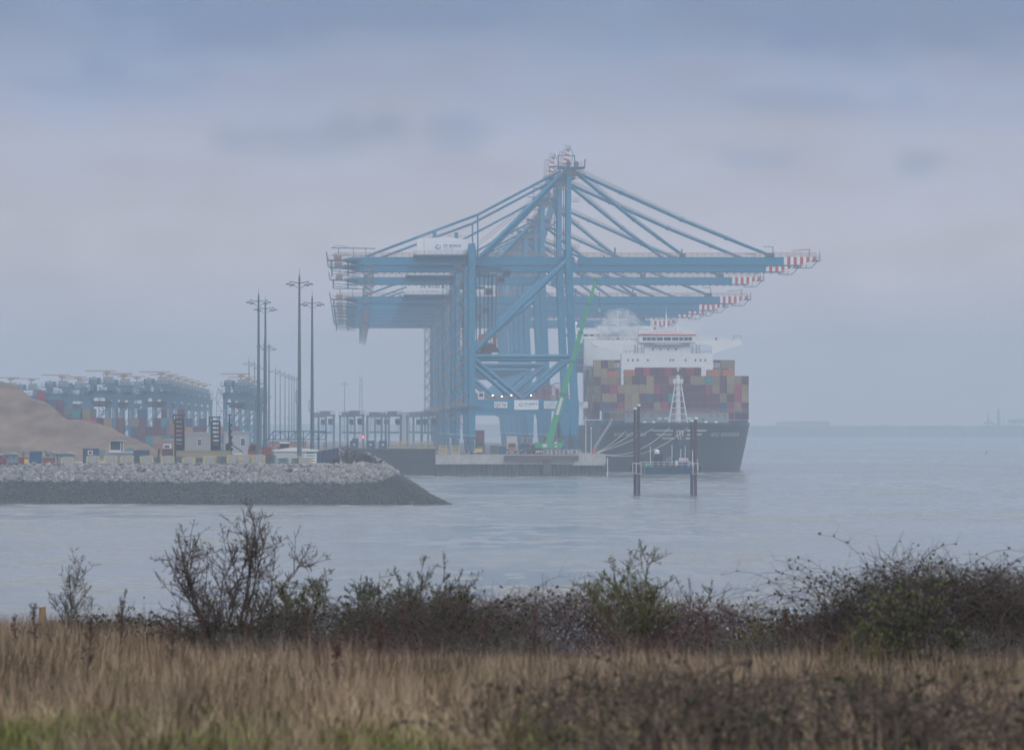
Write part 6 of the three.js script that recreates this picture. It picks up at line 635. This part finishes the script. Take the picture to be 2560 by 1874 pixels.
{
  shrub('slender bare sapling standing alone near the fence post', 172, 126, 1.6, 0.8, 2, 3, { kids: [22, 7, 3], ratio: [0.62, 0.42, 0.35], r: 0.014, tilt0: 0.02, wander: 0.2, bark: barkGrey, name: 'bare_sapling' });
  shrub('tallest bare thorn shrub with a dense purple-brown crown of twigs', 560, 111, 2.3, 1.6, 10, 8, { kids: [17, 8, 3], lift: 0.09, leaf: 0.0, r: 0.021 });
  shrub('olive lichen-covered shrub just right of the tallest one', 770, 112, 1.4, 1.5, 9, 14, { kids: [13, 7, 3], bark: barkLichen, lean: -0.05, leaf: 0.25, leafLen: 0.02 });
  shrub('upright twiggy shrub between the lichen shrub and the dense bush', 885, 111, 1.35, 1.3, 10, 81, { kids: [12, 7, 3], bark: barkGrey, leaf: 0.3, leafLen: 0.015 });
  shrub('large dense bush with upright budding shoots in the middle left', 1060, 109, 1.42, 2.4, 20, 21, { kids: [13, 8, 3], bark: barkGrey, leaf: 0.3, leafLen: 0.015, lift: 0.14 }); shrub('low dense dark bush at the foot of the budding bush', 960, 107, 1.15, 2.2, 22, 25, { kids: [14, 9, 3], bark: barkBrown, leaf: 0.2, leafLen: 0.018 }); shrub('spreading twiggy bush right of the budding bush', 1190, 108, 1.15, 2.0, 18, 27, { kids: [13, 8, 3], bark: barkBrown, leaf: 0.2, leafLen: 0.018 });
  shrub('open green-grey shrub right of centre with arching top shoots', 1590, 108, 1.6, 1.8, 11, 33, { kids: [13, 7, 3], bark: barkLichen, leaf: 0.28, leafLen: 0.015, lift: 0.08 }); shrub('thin bare shrub leaning right of the open green-grey one', 1715, 109, 1.2, 1.3, 7, 35, { kids: [12, 7, 3], bark: barkGrey, lean: 0.2 });
  shrub('small yellow-lichened shrub before the gap in the hedge', 1925, 107, 0.95, 1.0, 11, 41, { kids: [11, 7, 3], bark: mat(0.15, 0.125, 0.035, 0.95), leaf: 0.2, leafLen: 0.02 });
  shrub('blurred dark twiggy shrub in front of the bramble mound', 2270, 74, 1.15, 1.5, 15, 52, { kids: [14, 8, 3], bark: barkBrown, leaf: 0.15 }); shrub('blurred dark shrub with lichen stems lower on the right', 2130, 70, 0.7, 0.9, 7, 55, { kids: [9, 6, 3], bark: barkLichen });
  bramble('low maroon bramble tangle filling the middle of the hedge line', 1430, 109, 3.9, 1.1, 61, { canes: 190, sticks: 4600, leaf: 0.12, leafMat: leafPurple, depth: 1.6 }); bramble('maroon bramble tangle sloping down to the hedge gap', 1780, 108, 2.7, 0.85, 63, { canes: 100, sticks: 2500, leaf: 0.12, leafMat: leafPurple, depth: 1.3 }); bramble('dark bramble mass beneath the dense bush', 1090, 106, 3.0, 1.0, 65, { canes: 120, sticks: 3800, leaf: 0.3, depth: 1.3, bark: barkBrown }); bramble('thin bramble strip below the lichen shrub', 800, 111, 2.6, 0.75, 67, { canes: 90, sticks: 3000, leaf: 0.3, depth: 1.0, bark: barkBrown });
  bramble('high rounded bramble mound with arching leafy canes', 2320, 103, 3.2, 1.5, 71, { canes: 300, sticks: 8500, leaf: 0.42, depth: 1.8, long: 22, leafLen: 0.04, bark: barkBrown }); bramble('bramble mound running out of the frame beyond the rounded one', 2580, 104, 2.4, 1.3, 73, { canes: 150, sticks: 6500, leaf: 0.4, depth: 1.5, long: 10, leafLen: 0.04, bark: barkBrown }); bramble('leafy bramble at the left foot of the rounded mound', 2080, 104, 1.7, 0.75, 75, { canes: 90, sticks: 3000, leaf: 0.5, depth: 1.0, long: 6, leafLen: 0.04 });
  bramble('low leafy bramble left of the tallest shrub', 345, 124, 2.0, 0.55, 77, { canes: 80, sticks: 900, leaf: 0.6, depth: 0.9, long: 8, leafLen: 0.05 }); bramble('sparse arching bramble around the bare sapling', 190, 126, 1.2, 0.42, 79, { canes: 30, sticks: 260, leaf: 0.5, depth: 0.6, long: 6, leafLen: 0.05 }); bramble('leafy bramble under the tallest shrub', 500, 113, 1.7, 0.5, 83, { canes: 60, sticks: 1200, leaf: 0.5, depth: 0.8, leafLen: 0.05 });
  [[640, 104, 1.5, 0.3, 'thin low tangle in the grass below the tallest shrub'], [930, 101, 1.8, 0.36, 'thin low tangle in the grass left of the dense bush'], [1260, 99, 1.6, 0.3, 'thin low tangle in the grass right of the dense bush'], [1560, 101, 1.8, 0.34, 'thin low tangle in the grass below the open shrub'], [1850, 99, 1.6, 0.34, 'thin low tangle in the grass before the hedge gap'], [2180, 95, 1.8, 0.4, 'thin low tangle in the grass before the rounded mound'], [2480, 94, 1.6, 0.4, 'thin low tangle in the grass at the right frame edge']].forEach(([px, d, w, h, lab], i) => bramble(lab, px, d, w, h, 300 + i * 7, { canes: 40, sticks: 420, leaf: 0.1, leafMat: leafPurple, depth: 1.2, bark: i % 2 ? barkMaroon : barkGrey }));
  // out-of-focus brambles close to the camera
  const nearB = [[1240, 44, 0.6, 0.26, 'blurred bramble at the bottom edge, leftmost of the close ones'], [1420, 47, 1.0, 0.36, 'blurred bramble at the bottom edge, below the dense bush'], [1600, 53, 0.7, 0.42, 'blurred bramble in the bottom centre right'], [1790, 46, 1.0, 0.38, 'blurred dark bramble at the bottom, under the hedge gap'], [1960, 51, 1.1, 0.46, 'blurred dark leafy bramble left of the close twiggy shrubs'], [2150, 46, 1.1, 0.42, 'blurred dark bramble at the bottom below the twiggy shrubs'], [2330, 50, 1.2, 0.5, 'blurred dark bramble at the bottom right'], [1500, 41, 0.9, 0.3, 'blurred bramble cut by the bottom edge, centre'], [1730, 40.5, 0.9, 0.34, 'blurred bramble cut by the bottom edge, right of centre'], [1930, 41.5, 0.9, 0.34, 'blurred bramble cut by the bottom edge, below the small yellow shrub'], [2130, 40.5, 0.9, 0.36, 'blurred bramble cut by the bottom edge, below the lichen shrub'], [2320, 41.5, 0.9, 0.38, 'blurred bramble cut by the bottom edge, near the right'], [2500, 40.5, 0.9, 0.4, 'blurred bramble filling the extreme bottom right corner'], [2520, 46, 1.1, 0.48, 'blurred dark bramble in the bottom right corner'], [2050, 60, 1.0, 0.3, 'small blurred bramble in the grass right of centre']];
  nearB.forEach(([px, d, w, h, lab], i) => bramble(lab, px, d, w * 0.95, h * [0.55, 1.1, 0.8, 1.3, 0.65, 1.0, 0.75][i % 7], 200 + i * 3, { canes: 22 + 8 * (i % 3), sticks: 60 + 60 * (i % 4), leaf: 0.26, leafLen: 0.034, leafMat: i % 3 ? leafDark : leafPurple, depth: 0.8, long: 7, r: 0.0055, bark: barkBrown }));
}
{ // scrub on the end of the rock spit
  [[872, 1640, 3.6, 2.6, 91, 'largest bare brown bush on the end of the rock spit'], [918, 1634, 2.6, 2.2, 92, 'brown bush at the outer end of the rock spit crest'], [838, 1636, 2.0, 1.8, 93, 'small brown bush beside the tilted ladder'], [948, 1630, 1.3, 1.6, 94, 'low brown bush furthest out on the rock spit'], [730, 1627, 0.9, 1.8, 95, 'low brown bush on the rock slope below the tallest light mast'], [355, 1632, 0.9, 2.0, 96, 'low brown bush on the rock slope below the blue-grey container']].forEach(([px, d, H, sp, seed, label]) => {
    const rnd = seeded(seed), x = gx(px, d), dd = H < 1 ? crestD(x) - 3 : d, t = thing('scrub_bush', label, 'bush', 'scrub on the rock spit', gx(px, dd), H < 1 ? 6.2 : REV_H - 0.5, -dd), tw = new Twigs(), o = { wander: 0.4, lift: 0.1, droop: 0, levels: 2, kids: [11, 7], ratio: [0.5, 0.45], fork: 0.7, thin: 0.022, leaf: 0 };
    for (let k = 0; k < 22; k++) { const a = rnd() * 6.283, out = 0.15 + rnd() * sp / H * 0.7; branch(tw, null, rnd, V(Math.cos(a) * sp * 0.4 * rnd(), 0, Math.sin(a) * sp * 0.4 * rnd()), V(Math.cos(a) * out, 1, Math.sin(a) * out), H * (0.6 + 0.5 * rnd()), 0.045, 0, o); } putMesh('branches', tw.geo(), mat(0.1, 0.075, 0.065, 0.9), t); });
}
{ // grass, as tufts
  const rnd = seeded(1234);
  const tuft = (n, h, spread, wid, seedHead) => { const t = new Twigs(), r = rnd; for (let k = 0; k < n; k++) { const a = r() * 6.283, lean = 0.1 + r() * 1.4, L = h * (0.45 + 0.6 * r()), b = V((r() - 0.5) * spread, 0, (r() - 0.5) * spread), d = V(Math.cos(a) * lean, 1, Math.sin(a) * lean).normalize(), side = V(-Math.sin(a + 0.6), 0, Math.cos(a + 0.6)), base = t.p.length / 3, p = b.clone(); for (let s = 0; s <= 3; s++) { const w = wid * (1 - s / 3.2); for (const q of [-1, 1]) { t.p.push(p.x + side.x * w * q, p.y, p.z + side.z * w * q); t.n.push(Math.cos(a) * 0.4, 0.75, Math.sin(a) * 0.4); } if (s) { const i = base + s * 2; t.i.push(i - 2, i - 1, i, i - 1, i + 1, i); } d.y -= 0.16 * lean; d.x += Math.cos(a) * 0.12 * lean; d.z += Math.sin(a) * 0.12 * lean; d.normalize(); p.addScaledVector(d, L / 3); } } return t.geo(); };
  const kinds = [['dry_grass', tuft(30, 0.24, 0.28, 0.003), [0.36, 0.275, 0.175]], ['dry_grass', tuft(24, 0.34, 0.26, 0.0026), [0.25, 0.185, 0.125]], ['dry_grass', tuft(34, 0.16, 0.32, 0.0032), [0.40, 0.32, 0.195]], ['green_grass', tuft(30, 0.18, 0.26, 0.0038), [0.125, 0.15, 0.045]]];
  const lists = kinds.map(() => []), q = new THREE.Quaternion(), e = new THREE.Euler();
  for (let k = 0; k < 190000; k++) { const d = 38 + 104 * Math.pow(rnd(), 0.72), x = (rnd() - 0.5) * 2 * (0.0635 * d + 1.6); if (d > lerp(139, 116, smooth(-7.5, -3.5, x))) continue; const gpatch = fbm(x * 1.3 + 3, d * 0.3, 9, 3) + 0.04 * smooth(66, 52, d) + 0.06 * smooth(47, 43, d) + 0.04 * (x > 0 ? 1 : 0); const green = gpatch + (rnd() - 0.5) * 0.22 > 0.06; const i = green ? 3 : Math.floor(rnd() * 3); const tall = 0.72 + 0.5 * fbm(x * 0.5, d * 0.12, 4, 2) + 0.45 * rnd(), s = tall * (green ? 0.95 : 1) * (x < -4 ? 1.25 : 1.05) * lerp(1, 0.4, smooth(68, 100, d) * smooth(-6, -3.0, x)) * (0.7 + 0.9 * clamp(0.5 + fbm(x * 0.9, d * 0.3, 12, 3), 0, 1)); e.set((rnd() - 0.5) * 0.4 + fbm(x * 0.8, d * 0.3, 30, 2) * 0.6, rnd() * 6.283, (rnd() - 0.5) * 0.4 + fbm(x * 0.8, d * 0.3, 40, 2) * 0.9); q.setFromEuler(e); const tone = (0.55 + 1.1 * rnd()) * (1 + 1.0 * fbm(x * 0.7, d * 0.22, 1, 3)), warm = clamp(rnd() * 0.7 + 0.5 * fbm(x * 0.5, d * 0.15, 6, 2) + 0.2, 0, 1); if (fbm(x * 1.1, d * 0.35, 21, 2) < -0.2 && rnd() < 0.55) continue; lists[i].push([new THREE.Matrix4().compose(V(x, groundY(x, d) - 0.02, -d), q, V(s * 1.1, s, s * 1.1)), tone, warm]); }
  kinds.forEach(([name, g, c], i) => { const im = new THREE.InstancedMesh(g, new THREE.MeshPhysicalMaterial({ color: rgb(...c), roughness: 0.85, side: THREE.DoubleSide }), lists[i].length); lists[i].forEach(([m, t, w], k) => { im.setMatrixAt(k, m); im.setColorAt(k, i === 3 ? rgb(t * (0.7 + 0.9 * w), t, t * (0.6 + 0.5 * w)) : rgb(t, t * (0.9 + 0.12 * w), t * (0.84 + 0.22 * w))); }); im.name = numbered(name); scene.add(im); tag(im, ['tan dry grass covering the near bank', 'tall brown dry grass on the near bank', 'short straw-coloured grass on the near bank', 'green grass tufts among the dry grass'][i], 'grass', undefined, 'stuff'); });
}
{ // dead stalks standing above the grass
  const rnd = seeded(606), spots = [[290, 84, 0.95], [300, 96, 0.8], [505, 86, 0.7], [620, 80, 0.75], [210, 62, 0.7], [760, 92, 0.7], [1005, 90, 0.8], [950, 66, 0.6], [1340, 74, 0.7], [1210, 84, 0.65], [1510, 78, 0.7], [1480, 100, 0.7], [90, 76, 0.7], [840, 58, 0.55], [1760, 82, 0.7], [40, 90, 0.6], [420, 70, 0.55], [1950, 88, 0.7]];
  spots.forEach(([px, d, h], i) => { const x = gx(px, d), t = thing('dead_stalk', `dark dead weed stalk above the grass, ${ordinals[i]} of the scattered ones`, 'weed', 'dead stalks in the grass', x, groundY(x, d) - 0.03, -d), tw = new Twigs(), pts = [], rad = []; let lean = (rnd() - 0.5) * 0.18; for (let k = 0; k <= 6; k++) { pts.push(V(lean * h * k / 6 + (rnd() - 0.5) * 0.01, h * k / 6, (rnd() - 0.5) * 0.01)); rad.push(0.0075 * (1 - 0.6 * k / 6)); } tw.tube(pts, rad, 5); const hd = new Twigs(); for (let k = 0; k < 26; k++) { const f = 0.5 + 0.5 * rnd(), p = pts[Math.min(5, Math.floor(f * 6))].clone().lerp(pts[Math.min(6, Math.floor(f * 6) + 1)], f * 6 % 1), dv = V(rnd() - 0.5, 0.6 + rnd() * 0.5, rnd() - 0.5).normalize(), e = p.clone().addScaledVector(dv, 0.06 + 0.1 * rnd() * (1.2 - f)); tw.tube([p, e], [0.0035, 0.002], 3); for (let q = 0; q < 4; q++) hd.leaf(e, V(rnd() - 0.5, rnd() - 0.5, rnd() - 0.5).normalize(), 0.022, 0.008, rnd); } putMesh('stem', tw.geo(), mat(0.07, 0.042, 0.035, 0.9), t); putMesh('seed_head', hd.geo(), mat(0.085, 0.045, 0.035, 0.9, { side: THREE.DoubleSide }), t); });
}
{ // stock fence along the top of the bank
  const d = 134, wood = mat(0.36, 0.22, 0.11, 0.85, { map: mapped(streakMap, 4, 1.5) });
  [[105, 1517, 'tan wooden fence post standing clear of the grass at the left'], [742, 1546, 'cut tan fence post just showing above the grass below the lichen shrub']].forEach(([px, top, label]) => { const x = gx(px, d), y0 = groundY(x, d) - 0.4, y1 = gy(top, d), g = new THREE.CylinderGeometry(0.055, 0.062, y1 - y0, 14, 4); uvMetres(g, 'x', 'y'); const t = thing('fence_post', label, 'fence post', 'fence posts on the bank', x, 0, -d); const o = putMesh('post', g, wood, t); o.position.y = (y0 + y1) / 2; S().rbox(0.1, 0.012, 0.1, 0, y1 + 0.004, 0, 0, 0.3, 0.2).build('cut_top', mat(0.42, 0.28, 0.15, 0.8), t); });
  [1507, 1521, 1535, 1548].forEach((py, i) => { const pts = []; for (let px = -120; px <= 2700; px += 60) { const p = V(gx(px, d), gy(py, d) - 0.012 * Math.sin((px + 120) / 640 * Math.PI) ** 2 + (gx(px, d) > 0 ? -0.02 : 0), -d - 0.07); pts.push(p); } tag(putMesh('fence_wire', new THREE.TubeGeometry(new THREE.CatmullRomCurve3(pts), 120, 0.0022, 4), M.steel), `thin fence wire along the bank top, ${['highest', 'second highest', 'third highest', 'lowest'][i]} of the four`, 'wire', 'fence wires'); });
}
scene.traverse((o) => { if (o.isMesh) { o.castShadow = true; o.receiveShadow = true; } });
renderer.render(scene, camera);
